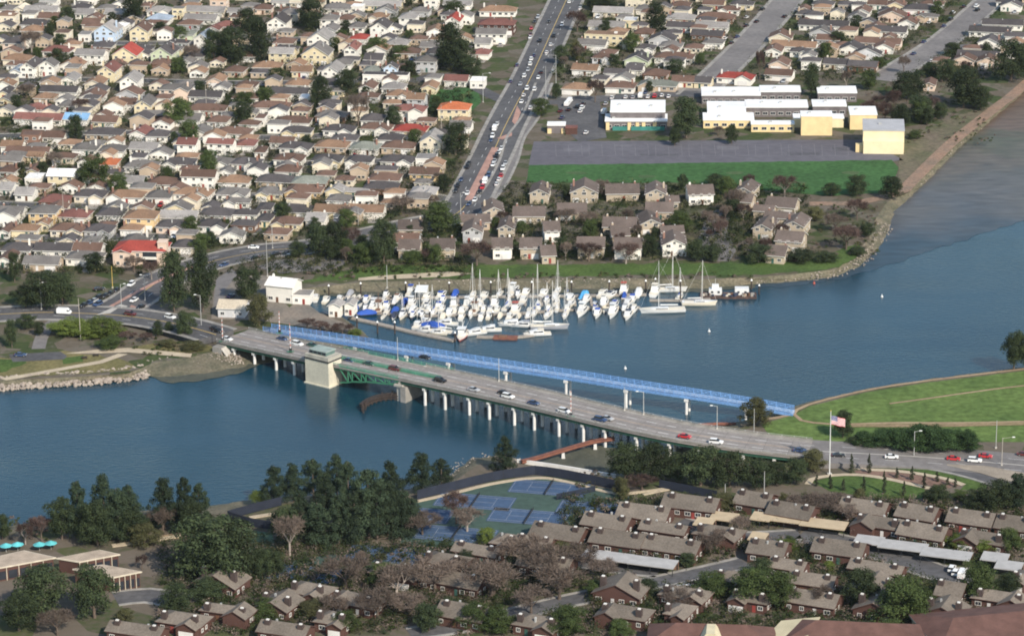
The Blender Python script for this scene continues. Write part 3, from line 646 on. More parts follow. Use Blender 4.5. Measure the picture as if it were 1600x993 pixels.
def unit_box(m):
    if m.name not in _bm:
        mb = MB(); mb.box((0, 0, 0), (1, 1, 1)); _bm[m.name] = mb.mesh('panel', [m])
    return _bm[m.name]
def house(loc, rz, wd, dp, T, rc, wc, rnd, name='house', pitch=None, garage=None, chim=0, dark_chim=False, wh=None):
    t = T.lower(); two = T.isupper(); h = wh or (5.4 if two else 2.9); loc = Vector(loc)
    root = empty(name, loc, rz); a = wd / 2; ov = 0.55; th = 0.22; RM, WM = roof_m(rc), wall_m(wc)
    tp = math.tan(R(pitch or (32 if (two and t == 'g') else 24)))
    mw, mr = MB(), MB(); gside = rnd.choice((-1, 1)); body = t; garage = rnd.random() < .75 if garage is None else garage
    y0 = 0.0
    if t == 'x': y0 = 2.4
    mw.box((0, (y0 + dp) / 2, -.3), (wd, dp - y0, h + .3))
    if t == 'f':
        mw.box((0, (y0 + dp) / 2, h), (wd + .3, dp - y0 + .3, .5), top=None); mr.slab([(-a, y0 + .1, h + .53), (a, y0 + .1, h + .53), (a, dp - .1, h + .53), (-a, dp - .1, h + .53)], .02)
        if wd > 9: mr.box((rnd.uniform(-a, a) * .5, dp * .5, h + .5), (1.6, 1.4, .8), mi=1)
        top = h + .5
    elif t == 'g':
        rise = a * tp; eo = ov * tp; zr = h + rise
        for s in (-1, 1):
            mr.slab([(s * (a + ov), y0 - ov, h - eo + .2), (0, y0 - ov, zr + .2), (0, dp + ov, zr + .2), (s * (a + ov), dp + ov, h - eo + .2)], th)
        for y, r in ((y0, 0), (dp, 1)):
            q = [(-a, y, h), (a, y, h), (0, y, zr)]; mw.poly(q[::-1] if r else q)
        top = zr
    elif t == 's':
        mid = (y0 + dp) / 2; hd = (dp - y0) / 2; rise = hd * tp; eo = ov * tp; zr = h + rise
        for y in (y0 - ov, dp + ov):
            mr.slab([(-a - ov, y, h - eo + .2), (a + ov, y, h - eo + .2), (a + ov, mid, zr + .2), (-a - ov, mid, zr + .2)], th)
        for x, r in ((-a, 1), (a, 0)):
            q = [(x, y0, h), (x, dp, h), (x, mid, zr)]; mw.poly(q[::-1] if r else q)
        top = zr
    else:
        hd = (dp - y0) / 2; m_ = min(a, hd); rise = m_ * tp * .95; eo = ov * tp; z0 = h - eo + .2; zr = h + rise + .2; mid = (y0 + dp) / 2
        x1, x2, Y1, Y2 = -a - ov, a + ov, y0 - ov, dp + ov
        if a >= hd: r1, r2 = (-(a - hd), mid, zr), (a - hd + 1e-3, mid, zr)
        else: r1, r2 = (0, y0 + a, zr), (0, dp - a, zr)
        if a >= hd:
            mr.slab([(x1, Y1, z0), (x2, Y1, z0), r2, r1], th); mr.slab([(x2, Y2, z0), (x1, Y2, z0), r1, r2], th)
            mr.slab([(x2, Y1, z0), (x2, Y2, z0), r2], th); mr.slab([(x1, Y2, z0), (x1, Y1, z0), r1], th)
        else:
            mr.slab([(x1, Y1, z0), (x2, Y1, z0), r1], th); mr.slab([(x2, Y2, z0), (x1, Y2, z0), r2], th)
            mr.slab([(x2, Y1, z0), (x2, Y2, z0), r2, r1], th); mr.slab([(x1, Y2, z0), (x1, Y1, z0), r1, r2], th)
        top = zr
        if t == 'x':                        # front gabled wing
            ga = max(1.9, wd * .23); gx = gside * (a - ga - .1); gr = ga * tp * 1.15; hh = h - .02
            mw.box((gx, y0 / 2 + .5, -.3), (2 * ga, y0 + 1 - .01, hh + .3)); mw.poly([(gx - ga, 0.005, hh), (gx + ga, 0.005, hh), (gx, 0.005, hh + gr)])
            yb = y0 + gr / tp + 1.2
            for s in (-1, 1):
                mr.slab([(gx + s * (ga + .45), -ov, hh - .45 * tp + .24), (gx, -ov, hh + gr + .24), (gx, yb, hh + gr + .24), (gx + s * (ga + .45), yb, hh - .45 * tp + .24)], .2)
    ww = mw.build('wall', [WM], root); rf = mr.build('roof', [RM, TRIM if wc not in 'rn' else wall_m(wc)], root)
    if t in 'hsgx' and rnd.random() < .7:
        mb = MB(); x, y = rnd.uniform(-.5, .5) * a, dp * rnd.uniform(.35, .7)
        mb.box((x, y, h + .4), (.5, .5, top - h - .1)); mb.build('roof_vent', GREYST, rf)
    # openings
    stor = 2 if two else 1
    def win(x, y, z, wdt, ht, r=0): link('window', window_mesh(wdt, ht), root, (x, y, z), r)
    nf = max(2, int(wd / 3.2)); gw = None
    if t == 'x': gw = (gx, 0, min(2 * ga - .7, 4.6))
    elif garage and not two and wd > 8: gw = (gside * (a - 3.1), y0, 4.4)
    elif garage and two and wd > 7: gw = (gside * (a - 2.2), y0, 2.8)
    if gw: link('garage_door', unit_box(mat('garage_white', (.74, .72, .68), .6, var=.05) if rnd.random() < .8 else WM), root, (gw[0], gw[1] - .03, 0), 0, (gw[2], .1, 2.2))
    dx = -gside * a * rnd.uniform(.05, .4)
    if gw and name == 'house': link('driveway', unit_box(DRIVE), root, (gw[0], gw[1] - 3.2, -.12), 0, (gw[2] + .3, 6.0, .14)); DRV.append((root, gw[0], gw[1] - 3.0, rnd.random()))
    for s in range(stor):
        for k in range(nf):
            x = -a + (k + .5) * wd / nf; z = .9 + s * 2.7
            if t == 'x' and abs(x - gx) < ga + .6: continue
            if s == 0 and gw and abs(x - gw[0]) < gw[2] / 2 + .7: continue
            if s == 0 and abs(x - dx) < 1.3: continue
            win(x, y0, z, rnd.choice((1.3, 1.6, 1.9)), 1.3)
        for k in range(2 if dp < 12 else 3):
            win(a, y0 + (k + .7) * (dp - y0) / 3.2, .9 + s * 2.7, 1.2, 1.2, math.pi / 2)
            if loc.x > 20: win(-a, y0 + (k + .7) * (dp - y0) / 3.2, .9 + s * 2.7, 1.2, 1.2, -math.pi / 2)
    if t == 'g' and two and wd < 14: win(0, y0, h + .3, 1.1, 1.2)
    link('door', unit_box(rnd.choice(DOORM)), root, (dx, y0 - .02, 0), 0, (1.0, .1, 2.1))
    nch = chim if chim else (1 if rnd.random() < .45 and t != 'f' else 0)
    for k in range(nch):
        x = (-a * .72 if k == 0 else a * .72) if nch > 1 else rnd.choice((-1, 1)) * a * .8
        y = dp * (.35 if dark_chim else .55); s = 1.7 if dark_chim else .8
        mb = MB(); mb.box((x, y, h), (s, s * .8, top - h + (.7 if dark_chim else .9))); mb.box((x, y, top + (.7 if dark_chim else .9)), (s * .5, s * .4, .3), mi=1)
        mb.build('chimney', [CHIMD if dark_chim else (CHIM if rnd.random() < .5 else WM), TRIM], rf)
    return root
H1 = """35 60 80 hyw;110 58 60 gcc;240 68 200 slw;285 12 100 slw;190 150 160 hkp;30 105 120 Ftc;500 85 110 slw;685 85 130 slt;940 75 150 xlw;1060 60 70 Fyy;1220 70 240 slc;940 118 140 hbw;1190 118 200 slw;1300 10 100 Fop
1430 75 150 slt;620 190 130 Glb;825 190 110 Gny;500 215 70 flw;365 205 90 Fnc;65 260 110 Hkp;330 310 170 hmw;530 330 180 Slw;740 332 150 Gry;960 325 130 Gke;410 400 140 gtw;90 360 160 htc;160 405 90 Gkw;275 395 100 Gyw
630 430 105 Gmy;765 490 108 Glw;90 432 70 gbw;405 480 90 glw;290 490 120 hyw;555 505 110 gtc;1030 545 190 Xyp;345 550 230 skw;540 585 140 gnw;950 385 110 hnn;840 640 100 Gyy;210 655 130 hmp;390 635 90 hyw;230 715 300 smw
440 715 150 sBw;620 730 150 sny;910 690 130 syn;1220 580 200 skw;1280 490 100 gtp;1460 520 120 hnw;1220 662 240 hnw;20 560 60 gky;25 600 70 gyy;245 825 270 snw;60 880 130 stw;150 915 270 snc;180 815 100 Fnn;610 805 220 hkt
820 805 110 gmw;930 815 130 hkw;1180 800 110 gyw;1380 800 210 hnw;1480 745 120 hnw;1290 730 120 hnw;500 895 150 hyw;660 905 150 hyw;850 890 170 slw;1110 865 115 Smw;1310 860 160 Smw;60 960 150 hyt;640 985 100 hot;830 1000 190 hyw
1050 990 185 xkw;1270 985 185 xyw;1450 990 170 xkw;1460 870 110 hmw;1390 430 120 hnt;1100 210 100 hee;1200 235 95 Gbw;1340 165 140 hmt;1265 180 80 gmw;710 165 75 fww;1440 200 95 gtt"""
H2 = """30 60 110 hnp;120 140 115 Gkw;190 85 95 Hyc;150 15 120 slw;250 20 100 scc;480 55 170 hyw;740 45 230 sly;600 45 70 fww;430 120 105 Hyw;430 185 90 gyw;525 120 95 hnw;600 165 90 hyw;730 170 105 Gkw;900 110 100 Hlw;605 235 100 hrw
835 265 130 hly;160 260 120 hnw;370 240 140 Glw;350 330 165 Gyy;145 320 150 Sly;560 300 75 Gmw;1070 195 110 gtw;1170 130 85 Grw;1430 150 220 Hmr;1400 205 180 Syw;1350 260 95 slw;1335 325 105 hmw;1440 70 220 htw;1200 30 170 slw
1040 5 80 Fww;440 430 105 Glw;510 385 110 hyw;270 430 120 sty;240 510 140 htw;60 405 170 hty;800 410 80 Gkb;770 455 280 fkw;1010 370 125 Hyg;655 530 90 gnw;810 530 130 hlw;840 580 135 xtw;950 595 105 Stg;1030 530 90 gty;1190 485 140 smw
1320 490 90 fww;1175 655 185 Hoy;900 670 195 Xmw;910 785 200 hry;1040 850 130 Glc;700 780 185 xnw;480 790 185 xkw;230 800 175 xky;210 735 215 hnw;80 645 230 hnw;190 560 240 skw;280 595 50 fww;430 605 90 flt;440 700 185 hyn;440 880 195 htt
640 890 175 hew;840 885 195 hnt;220 895 190 xkw;180 965 175 xnw;410 970 175 xky;600 975 150 xkw;830 975 200 xkw;1010 955 120 flw;20 910 60 hnw;20 715 60 fnw;690 430 110 hen;870 430 110 hnn"""
H5 = """190 25 100 sty;60 45 130 syt;35 110 100 hnw;190 110 70 gny;360 135 165 Swy;195 155 100 fww;30 215 80 slw;140 245 110 slw;310 290 165 hmn;520 265 185 xkc;730 270 215 xtw;940 265 145 hyw;1130 255 230 xtw;1370 255 185 xyw
1180 140 205 Snw;1390 175 185 htw;960 185 185 hnw;760 175 185 slw;650 370 155 hkw;220 385 165 Hyo;430 380 175 hmc;60 360 145 syw;820 395 190 Hto;1060 385 225 slw;1280 370 200 hkw;1460 365 145 hkw
140 460 155 hty;385 470 205 xnc;570 475 165 xkg;775 455 125 htw;1005 450 175 xkp;1250 445 185 xkw;1450 430 145 hkn;20 470 60 gnw;90 580 175 hkw;310 580 225 skw;240 660 215 syt;480 640 215 xyw;510 580 180 snw;25 640 90 gnw
1090 560 130 hkc;250 425 75 gty"""
H6 = """100 170 215 hkt;310 180 210 hen;530 235 250 xly;760 160 185 hnw;720 230 205 hkn;1000 125 175 sno;990 245 150 xly;70 250 155 xyy;270 240 215 xno;40 340 80 hkw;210 350 215 hky;440 350 200 sty;650 350 215 stw;170 430 175 xny
350 400 115 slw;20 420 80 hky"""
H3 = """600 75 240 slc;560 160 220 sly;550 215 250 Fty;700 130 80 fwy;780 60 90 hyw;1000 115 170 hlt;1000 165 165 skw;1210 110 220 hnn;1190 165 195 slw;1000 40 115 hnt;890 245 155 gkg;780 200 105 hnn;960 350 230 hnw;740 365 145 gke
430 420 155 stw;380 535 175 htw;620 440 145 skw;640 525 175 hnw;860 520 230 xet;1030 490 130 sny;1120 495 100 sky;1320 475 220 xrw;720 430 95 skw;470 270 175 syw;1160 215 190 skn;850 450 145 hnn"""
H4 = """330 155 300 skw;560 75 90 gnw;650 30 110 snw;760 40 115 gny;740 105 165 gnp;900 60 190 hkw;700 190 250 skw;650 260 280 snp;70 230 135 gnc;150 280 270 stw;30 310 95 gnw;590 325 165 gkl;490 300 135 gkw;690 290 115 gnw
560 400 175 skn;400 385 145 skc;60 390 115 gnp;60 450 165 snw;1400 150 240 skw;1320 200 250 skw;1250 340 250 skw;1170 362 125 gnp;1310 372 125 gnp;1450 40 125 gkw;1470 220 110 skw;1420 15 115 skw;960 510 70 gnp"""
# waterside condominiums: brown-grey roofs, cream walls
C6 = """910 575 135 Sqc;1110 570 155 Sqc;1290 470 125 Gqg;1420 350 135 Gqc;1470 565 125 Sqw;920 455 155 sqt;1490 450 100 Gqc;1310 412 190 sqt"""
C7 = """160 240 120 Gqc;100 375 205 sqy;430 235 180 Gqc;360 355 185 sqc;660 240 215 sqc;860 250 135 Gqc;960 290 80 sqc;880 350 175 sqt;640 440 215 sqp;830 425 135 Gqc;960 470 145 sqt;110 565 135 Sqc;220 610 90 sqc;240 465 100 Sqw;470 560 175 Sqc
690 565 175 Sqw;650 490 115 sqp;970 548 160 Gqw;1130 245 165 Sqw;1380 230 120 Gqc;1390 290 80 sqt;1480 365 130 sqc;1490 450 120 Gqc"""
C8 = """70 320 195 sqc;60 385 185 sqc;150 435 135 Gqc;120 525 175 Sqc;40 610 125 sqc"""
# red-brown condominiums in the foreground
D9 = "1170 890 270 sdr;910 960 240 sdr;700 985 290 sdr"
D10 = """240 790 205 sdr;480 845 255 sdr;80 855 175 gdr;130 985 255 sdr;370 945 170 sdr;720 690 265 sdr;960 630 215 sdr;1150 560 235 sdr;1000 722 330 sdr;1070 902 255 sdr;1320 522 120 sdr"""
D11 = """930 322 275 sdr;680 372 255 sdr;480 417 235 sdr;220 477 265 sdr;60 522 180 sdr;540 512 265 sdr;790 443 235 sdr;820 547 295 sdr;1060 482 235 sdr;550 782 245 gdr;560 912 255 sdr;1300 602 185 sdr;1260 302 175 sdr;100 965 235 sdr;850 900 120 sdr"""
D12 = """100 362 225 sdr;560 432 255 sdr;770 372 195 sdr;1060 402 225 sdr;800 472 235 sdr;1110 512 255 sdr;1290 432 175 sdr;340 582 255 sdr;560 655 270 sdr;90 640 180 sdr;220 725 225 sdr;950 785 130 sdr;1330 720 90 sdr"""
def parse(txt, x0, y0, sc_):
    for e in txt.replace('\n', ';').split(';'):
        if e.strip():
            a, b, c, t = e.split(); yield x0 + float(a) / sc_, y0 + float(b) / sc_, float(c) / sc_, t[0], t[1], t[2]
NAMES = {'g': 'gable-fronted', 'h': 'hip-roofed', 's': 'side-gabled', 'x': 'cross-gabled', 'f': 'flat-roofed'}
def zone(px, py):
    if py > 700: return 'in the foreground'
    if px > 1040 and py < 150: return 'at upper right' if px > 1350 else 'above the school'
    if px > 820 and py < 160: return 'right of the avenue'
    if py < 60: return 'along the top left edge'
    if py < 130: return 'in upper left rows'
    if py < 200: return 'in middle left rows'
    if py < 270: return 'left of the avenue'
    if py < 330: return 'in lower left rows'
    return 'in the front left rows'
rows = []
for txt, x0, y0, k in ((H1, 0, 0, 3.82), (H2, 400, 0, 3.82), (H5, 0, 240, 3.82), (H6, 400, 240, 3.82), (H3, 800, 0, 3.82), (H4, 1200, 0, 3.82)):
    for r in parse(txt, x0, y0, k): rows.append(('house',) + r)
for txt, x0, y0 in ((C6, 400, 240), (C7, 800, 240), (C8, 1200, 240)):
    for r in parse(txt, x0, y0, 3.82): rows.append(('condominium',) + r)
for txt, x0, y0 in ((D9, 0, 700), (D10, 400, 700), (D11, 800, 700), (D12, 1200, 700)):
    for r in parse(txt, x0, y0, 3.39): rows.append(('townhouse',) + r)
hs = []
rh = random.Random(11)
for kind, px, py, wpx, T, rc, wc in rows:
    h = 5.4 if T.isupper() else 2.9
    if kind == 'townhouse': h = 3.2; T = 'x' if (T == 's' and rh.random() < .4) else T
    if kind == 'condominium': h = 4.6 if T.isupper() else 3.3; wc = {'c': 's', 'y': 's', 'p': 't'}.get(wc, wc)
    if kind == 'house' and T == 'f': h = 3.4
    p = G(px, py, LZ + h); wd = wpx / scale_at(px, py, LZ + h) * .97; p.z = LZ + .16
    rz = R(-9) if px < 820 else R(-14)
    if kind == 'condominium': rz = R(rh.choice((-6, -3, 0, 4)) if px < 1140 else -18); 
    if kind == 'townhouse': rz = R(-24 + rh.uniform(-4, 4)); wd *= 1.08
    if kind == 'house': rz += R(rh.uniform(-3, 3))
    dp = {'g': 11.5, 's': 9, 'h': 10, 'x': 11.5, 'f': 9}[T.lower()]
    if kind == 'townhouse': dp = 10.5
    if kind == 'condominium': dp = 11; wd *= .92
    if T == 'G': dp = 14
    if T == 'H': dp = 11
    hs.append(dict(kind=kind, p=p, w=wd, d=dp, T=T, rc=rc, wc=wc, rz=rz, h=h, px=px, py=py))
hs.sort(key=lambda q: q['p'].y)
for _ in range(3):                                   # keep neighbours apart: shorten the nearer one, then push the farther one back
    for i, q in enumerate(hs):
        ax = Vector((math.cos(q['rz']), math.sin(q['rz']))); ay = Vector((-ax.y, ax.x))
        for o in hs[i + 1:]:
            d = Vector((o['p'].x - q['p'].x, o['p'].y - q['p'].y))
            if d.y > 30: break
            u, v = d.dot(ax), d.dot(ay); lim = (q['w'] + o['w']) / 2
            if abs(u) > lim - .4: continue
            if v < 1.5 and abs(u) > lim * .55: 
                s = (lim + .6 - abs(u)) / 2; sg = 1 if u > 0 else -1
                if s < 3: q['p'].x -= sg * s; o['p'].x += sg * s; continue
            if v < q['d'] + 1.2:
                if v - 1.2 >= 6.5: q['d'] = v - 1.2
                else:
                    q['d'] = max(6.5, min(q['d'], 7.0)); push = q['d'] + 1.2 - v; o['p'].x += ay.x * push; o['p'].y += ay.y * push
    hs.sort(key=lambda q: q['p'].y)
def rect_clear(x, y, wd, dp, lst, m=3.2):
    for q in lst:
        if abs(q['p'].x - x) < (q['w'] + wd) / 2 + m and -dp - m < q['p'].y - y and q['p'].y - y < dp + m and (y + dp + m > q['p'].y and q['p'].y + q['d'] + m > y): return False
    return True
def on_road(x, y, m=0):
    for C, hw in ROADS:
        r2 = (hw + m) ** 2
        for c in C:
            if abs(c.x - x) < hw + m and (c.x - x) ** 2 + (c.y - y) ** 2 < r2: return True
    return False
TPX = []
rf_ = random.Random(21); extra = []
for (xa, ya, xb, yb), pal in (((4, 14, 735, 385), 'nknkytk'), ((905, 8, 1560, 105), 'nkynk'), ((905, 8, 1180, 130), 'nkynt')):
    y = ya
    while y < yb:
        x = xa + rf_.uniform(0, 12)
        while x < xb:
            g = G(x, y, LZ + 2.9); wd, dp = rf_.uniform(9, 12.5), rf_.uniform(8, 11)
            side = 690 + (330 - y) * .5
            ok = not (x > side - 30 and x < side + 130) and not (645 < x and 125 < y < 190) and rect_clear(g.x, g.y, wd, dp, hs)
            ok = ok and not any(on_road(g.x + a * wd / 2, g.y + b * dp, 1) for a in (-1, 0, 1) for b in (0, .5, 1))
            if ok and rf_.random() < .2:
                hs.append(dict(kind='house', p=Vector((g.x, g.y, LZ + .16)), w=wd, d=dp, T=rf_.choice('hhxxgs'), rc=rf_.choice(pal), wc=rf_.choice('wwwcytlg'), rz=R(-9 if x < 820 else -14) + rf_.uniform(-.05, .05), h=2.9, px=x, py=y))
                if hs[-1]['T'] == 'G': hs[-1]['h'] = 5.0
            x += 9
        y += 5
for (xa, ya, xb, yb) in ((905, 800, 1590, 965), (300, 915, 1010, 985), (640, 870, 900, 915)):
    y = ya
    while y < yb:
        x = xa + rf_.uniform(0, 12)
        while x < xb:
            g = G(x, y, LZ + 3.2); wd, dp = rf_.uniform(11, 16), 9.5
            if rect_clear(g.x, g.y, wd, dp + 2, [q for q in hs if q['p'].y < 1200], 1.5) and not any(on_road(g.x + a * wd / 2, g.y + b * dp - a * wd * .2, .5) for a in (-1, 0, 1) for b in (0, .5, 1)) and rf_.random() < .5 and not (x > 1180 and 880 < y < 905) and not (x < 970 and y < 835):
                hs.append(dict(kind='townhouse', p=Vector((g.x, g.y, LZ + .16)), w=wd, d=dp, T=rf_.choice('sxg'), rc='d', wc='r', rz=R(-24), h=3.2, px=x, py=y))
            x += 14
        y += 6
FOOT = []
for q in hs:
    k = q['kind']; rr = random.Random(int(q['px'] * 7 + q['py'] * 13))
    if k == 'house':
        o = house(q['p'], q['rz'], q['w'], q['d'], q['T'], q['rc'], q['wc'], rr, wh=q['h'])
        look = '%s %s %s with %s roof' % (WC[q['wc']][0], NAMES[q['T'].lower()], 'two-storey house' if q['T'].isupper() else 'bungalow', RC[q['rc']][0])
        reg(o, look, zone(q['px'], q['py']), 'house', 'houses of the far shore')
    elif k == 'condominium':
        o = house(q['p'], q['rz'], q['w'], q['d'], q['T'], q['rc'], q['wc'], rr, name='waterside_house', chim=1, wh=q['h'], pitch=26)
        z = ('above the marina' if q['py'] > 375 and q['px'] < 1140 else 'right of the courtyard' if q['px'] > 1140 else 'by the playing field' if q['py'] < 312 else 'amid the cluster')
        reg(o, '%s %s waterside house with %s roof' % (WC[q['wc']][0], NAMES[q['T'].lower()], RC[q['rc']][0]), z, 'house', 'waterside houses above the marina')
    else:
        o = house(q['p'], q['rz'], q['w'], q['d'], q['T'], q['rc'], q['wc'], rr, name='townhouse', chim=2 if q['w'] > 9 else 1, dark_chim=True, wh=q['h'], pitch=25, garage=False)
        px, py = q['px'], q['py']
        z = 'near the tennis courts' if py < 850 and px < 1000 else 'near the park lawn' if py < 845 and px > 1180 else 'beside the bridge trees' if py < 850 else 'at the bottom left' if px < 620 else 'at the bottom centre' if px < 1050 else 'at the lower right'
        reg(o, 'red-brown %s townhouse with taupe roof' % NAMES[q['T'].lower()], z, 'house', 'red-brown townhouses in the foreground')
    FOOT.append((q['p'].x, q['p'].y, q['rz'], q['w'], q['d']))
# small infill houses in the gaps of the far rows: past the number that can be told apart, one joined mass
mm = [wall_m('w'), wall_m('c'), wall_m('t'), roof_m('n'), roof_m('k'), roof_m('t'), roof_m('y'), GLASS, TRIM]; mb = MB(); rm_ = random.Random(77); nmass = 0
for (xa, ya, xb, yb) in ((4, 10, 735, 380), (-150, -60, 4, 380), (4, -60, 735, 10), (960, -60, 1620, 6), (900, 8, 1190, 125), (1250, 8, 1400, 100), (1440, 60, 1590, 100)):
    y = ya
    while y < yb:
        x = xa + rm_.uniform(0, 8)
        while x < xb:
            h = rm_.choice((2.7, 2.7, 2.9, 4.6)); g = G(x, y, LZ + h); wd, dp = rm_.uniform(6.5, 10), rm_.uniform(6.5, 9); side = 690 + (330 - y) * .5
            if not (side - 26 < x < side + 130) and not (645 < x < 800 and 125 < y < 190) and rect_clear(g.x, g.y, wd, dp, hs, 1.3) and not any(on_road(g.x + a * wd / 2, g.y + b * dp, .6) for a in (-1, 0, 1) for b in (0, .5, 1)) and rm_.random() < .22:
                hs.append(dict(p=Vector((g.x, g.y, LZ)), w=wd, d=dp)); FOOT.append((g.x, g.y, R(-9), wd, dp)); nmass += 1
                b = MB(); a = wd / 2; wi, ri = rm_.randrange(3), rm_.randrange(3, 7); b.box((0, dp / 2, -.2), (wd, dp, h + .2), mi=wi); rise = a * .42 if rm_.random() < .5 else 0
                if rise:
                    for s_ in (-1, 1): b.slab([(s_ * (a + .4), -.4, h - .1), (0, -.4, h + rise + .1), (0, dp + .4, h + rise + .1), (s_ * (a + .4), dp + .4, h - .1)], .2, ri, 8)
                    b.poly([(-a, 0, h), (a, 0, h), (0, 0, h + rise)], wi)
                else:
                    z1 = h + .4 * min(a, dp / 2); k_ = max(0.05, a - dp / 2)
                    b.slab([(-a - .4, -.4, h), (a + .4, -.4, h), (k_, dp / 2, z1), (-k_, dp / 2, z1)], .2, ri, 8); b.slab([(a + .4, dp + .4, h), (-a - .4, dp + .4, h), (-k_, dp / 2, z1), (k_, dp / 2, z1)], .2, ri, 8)
                    b.slab([(a + .4, -.4, h), (a + .4, dp + .4, h), (k_, dp / 2, z1)], .2, ri, 8); b.slab([(-a - .4, dp + .4, h), (-a - .4, -.4, h), (-k_, dp / 2, z1)], .2, ri, 8)
                for u in (-.55, .1, .6):
                    b.box((u * a, -.03, .9), (1.3, .1, 1.2), mi=8); b.box((u * a, -.06, 1.0), (1.1, .1, 1.0), mi=7)
                M = Matrix.Translation((g.x, g.y, LZ + .1)) @ Matrix.Rotation(R(-9 if x < 820 else -14) + rm_.uniform(-.06, .06), 4, 'Z'); o_ = len(mb.v)
                mb.v += [tuple(M @ Vector(v)) for v in b.v]; mb.f += [tuple(i + o_ for i in f) for f in b.f]; mb.m += b.m
            x += 7
        y += 4
o = mb.build('infill_houses', mm); o['kind'] = 'stuff'; o['label'] = 'small houses and garages packed between the far rows'
# the Spanish style corner building with a red tile roof
p = G(217, 392, LZ + 6); p.z = LZ + .16; CB = empty('corner_building', p, R(-6)); reg(CB, 'cream two-storey corner building with red tile roof', 'above the road junction', 'building')
FOOT.append((p.x, p.y, R(-6), 24, 16))
WMp, RMr = wall_m('p'), roof_m('r')
mb = MB(); mb.box((0, 6, -.3), (20.5, 12, 6.3)); mb.box((-6.5, -1.5, -.3), (7, 3, 6.2)); mb.build('wall', WMp, CB)
mb = MB(); a, z0, zr = 10.9, 5.9, 8.6
mb.slab([(-a, -.6, z0), (a, -.6, z0), (5, 6, zr), (-5, 6, zr)], .25); mb.slab([(a, 12.6, z0), (-a, 12.6, z0), (-5, 6, zr), (5, 6, zr)], .25)
mb.slab([(a, -.6, z0), (a, 12.6, z0), (5, 6, zr)], .25); mb.slab([(-a, 12.6, z0), (-a, -.6, z0), (-5, 6, zr)], .25)
mb.slab([(-10.4, -3.4, 5.8), (-6.5, -3.4, 7.2), (-6.5, 4, 7.2), (-10.4, 4, 5.8)], .2); mb.slab([(-2.6, -3.4, 5.8), (-6.5, -3.4, 7.2), (-6.5, 4, 7.2), (-2.6, 4, 5.8)], .2)
mb.build('roof', [RMr, TRIM], CB)
mb = MB(); mb.box((9.2, 3, -.3), (3.6, 3.6, 9.6)); mb.slab([(7.2, 1, 9.3), (11.2, 1, 9.3), (11.2, 5, 9.6), (7.2, 5, 9.6)], .3); tw = mb.build('stair_tower', WMp, CB)
mb = MB(); mb.box((4.3, -.9, 2.9), (6, 1.8, .25)); mb.box((4.3, -1.75, 3.1), (6, .12, .9)); mb.build('balcony', wall_m('w'), CB)
mb = MB(); mb.box((4.3, -.05, 3.2), (5.6, .2, 2.4)); mb.box((4.3, -.05, .2), (5.6, .2, 2.3)); mb.build('loggia_opening', GLASS, CB)
for x, y, z in ((-8, -3, .8), (-5, -3, .8), (-6.5, -3, 3.5), (-.6, 0, 3.5), (-.6, 0, .8), (8.9, 1.2, 5.8)): link('window', window_mesh(1.4, 1.5), CB, (x, y, z))
for y in (3, 6, 9): link('window', window_mesh(1.4, 1.5), CB, (10.25, y, 3.5), math.pi / 2)

# ================================================================== SCHOOL
def block(root, xl, xr, y, h, dp, wallm, roofm, rz=R(-4), par=.5, winrow=False, name='wing', y2=None, overhang=0.0):
    """a flat roofed wing; its front roof edge runs from photo column xl to xr at row y"""
    a, b = G(xl, y, LZ + h), G(xr, y if y2 is None else y2, LZ + h); c = (a + b) / 2; wd = (b - a).length; rz = math.atan2(b.y - a.y, b.x - a.x) if rz is None else rz
    e = empty(name, (c.x, c.y, LZ + .1), rz); FOOT.append((c.x, c.y, rz, wd, dp))
    mb = MB(); mb.box((0, overhang + (dp - overhang) / 2, -.3), (wd - 1.2 * (overhang > 0), dp - overhang, h - .15 + .3)); mb.build('wall', wallm, e)
    mb = MB(); mb.box((0, dp / 2, h - .15), (wd + .4, dp + .4, par)); mb.build('roof', roofm, e)
    for k in range(int(wd / 12)):
        mb = MB(); mb.box((-wd / 2 + 6 + 12 * k + random.uniform(-3, 3), dp * random.uniform(.3, .7), h + .35), (1.4, 1.2, .7)); mb.build('roof_unit', GREYST, e)
    if winrow:
        n = max(2, int(wd / 3.4))
        for k in range(n): link('window', window_mesh(2.4, 1.5), e, (-wd / 2 + (k + .5) * wd / n, overhang, .9))
    return e, wd
SW = mat('school_wall', (0.76, 0.59, 0.32), .85, scale=.3, var=.05); SWc = mat('school_wall_cream', (0.78, 0.68, 0.44), .85, scale=.3, var=.04); SR = mat('school_roof_white', (0.82, 0.82, 0.8), .7, scale=.1, var=.05)
SG = mat('school_wall_dark', (0.17, 0.15, 0.15), .8); SRG = mat('gym_roof', (0.42, 0.42, 0.43), .8, scale=.2, var=.06)
Z7, Z8 = lambda x, y: (840 + x / 6.154, 120 + y / 6.154), lambda x, y: (1080 + x / 4.444, 110 + y / 4.444)
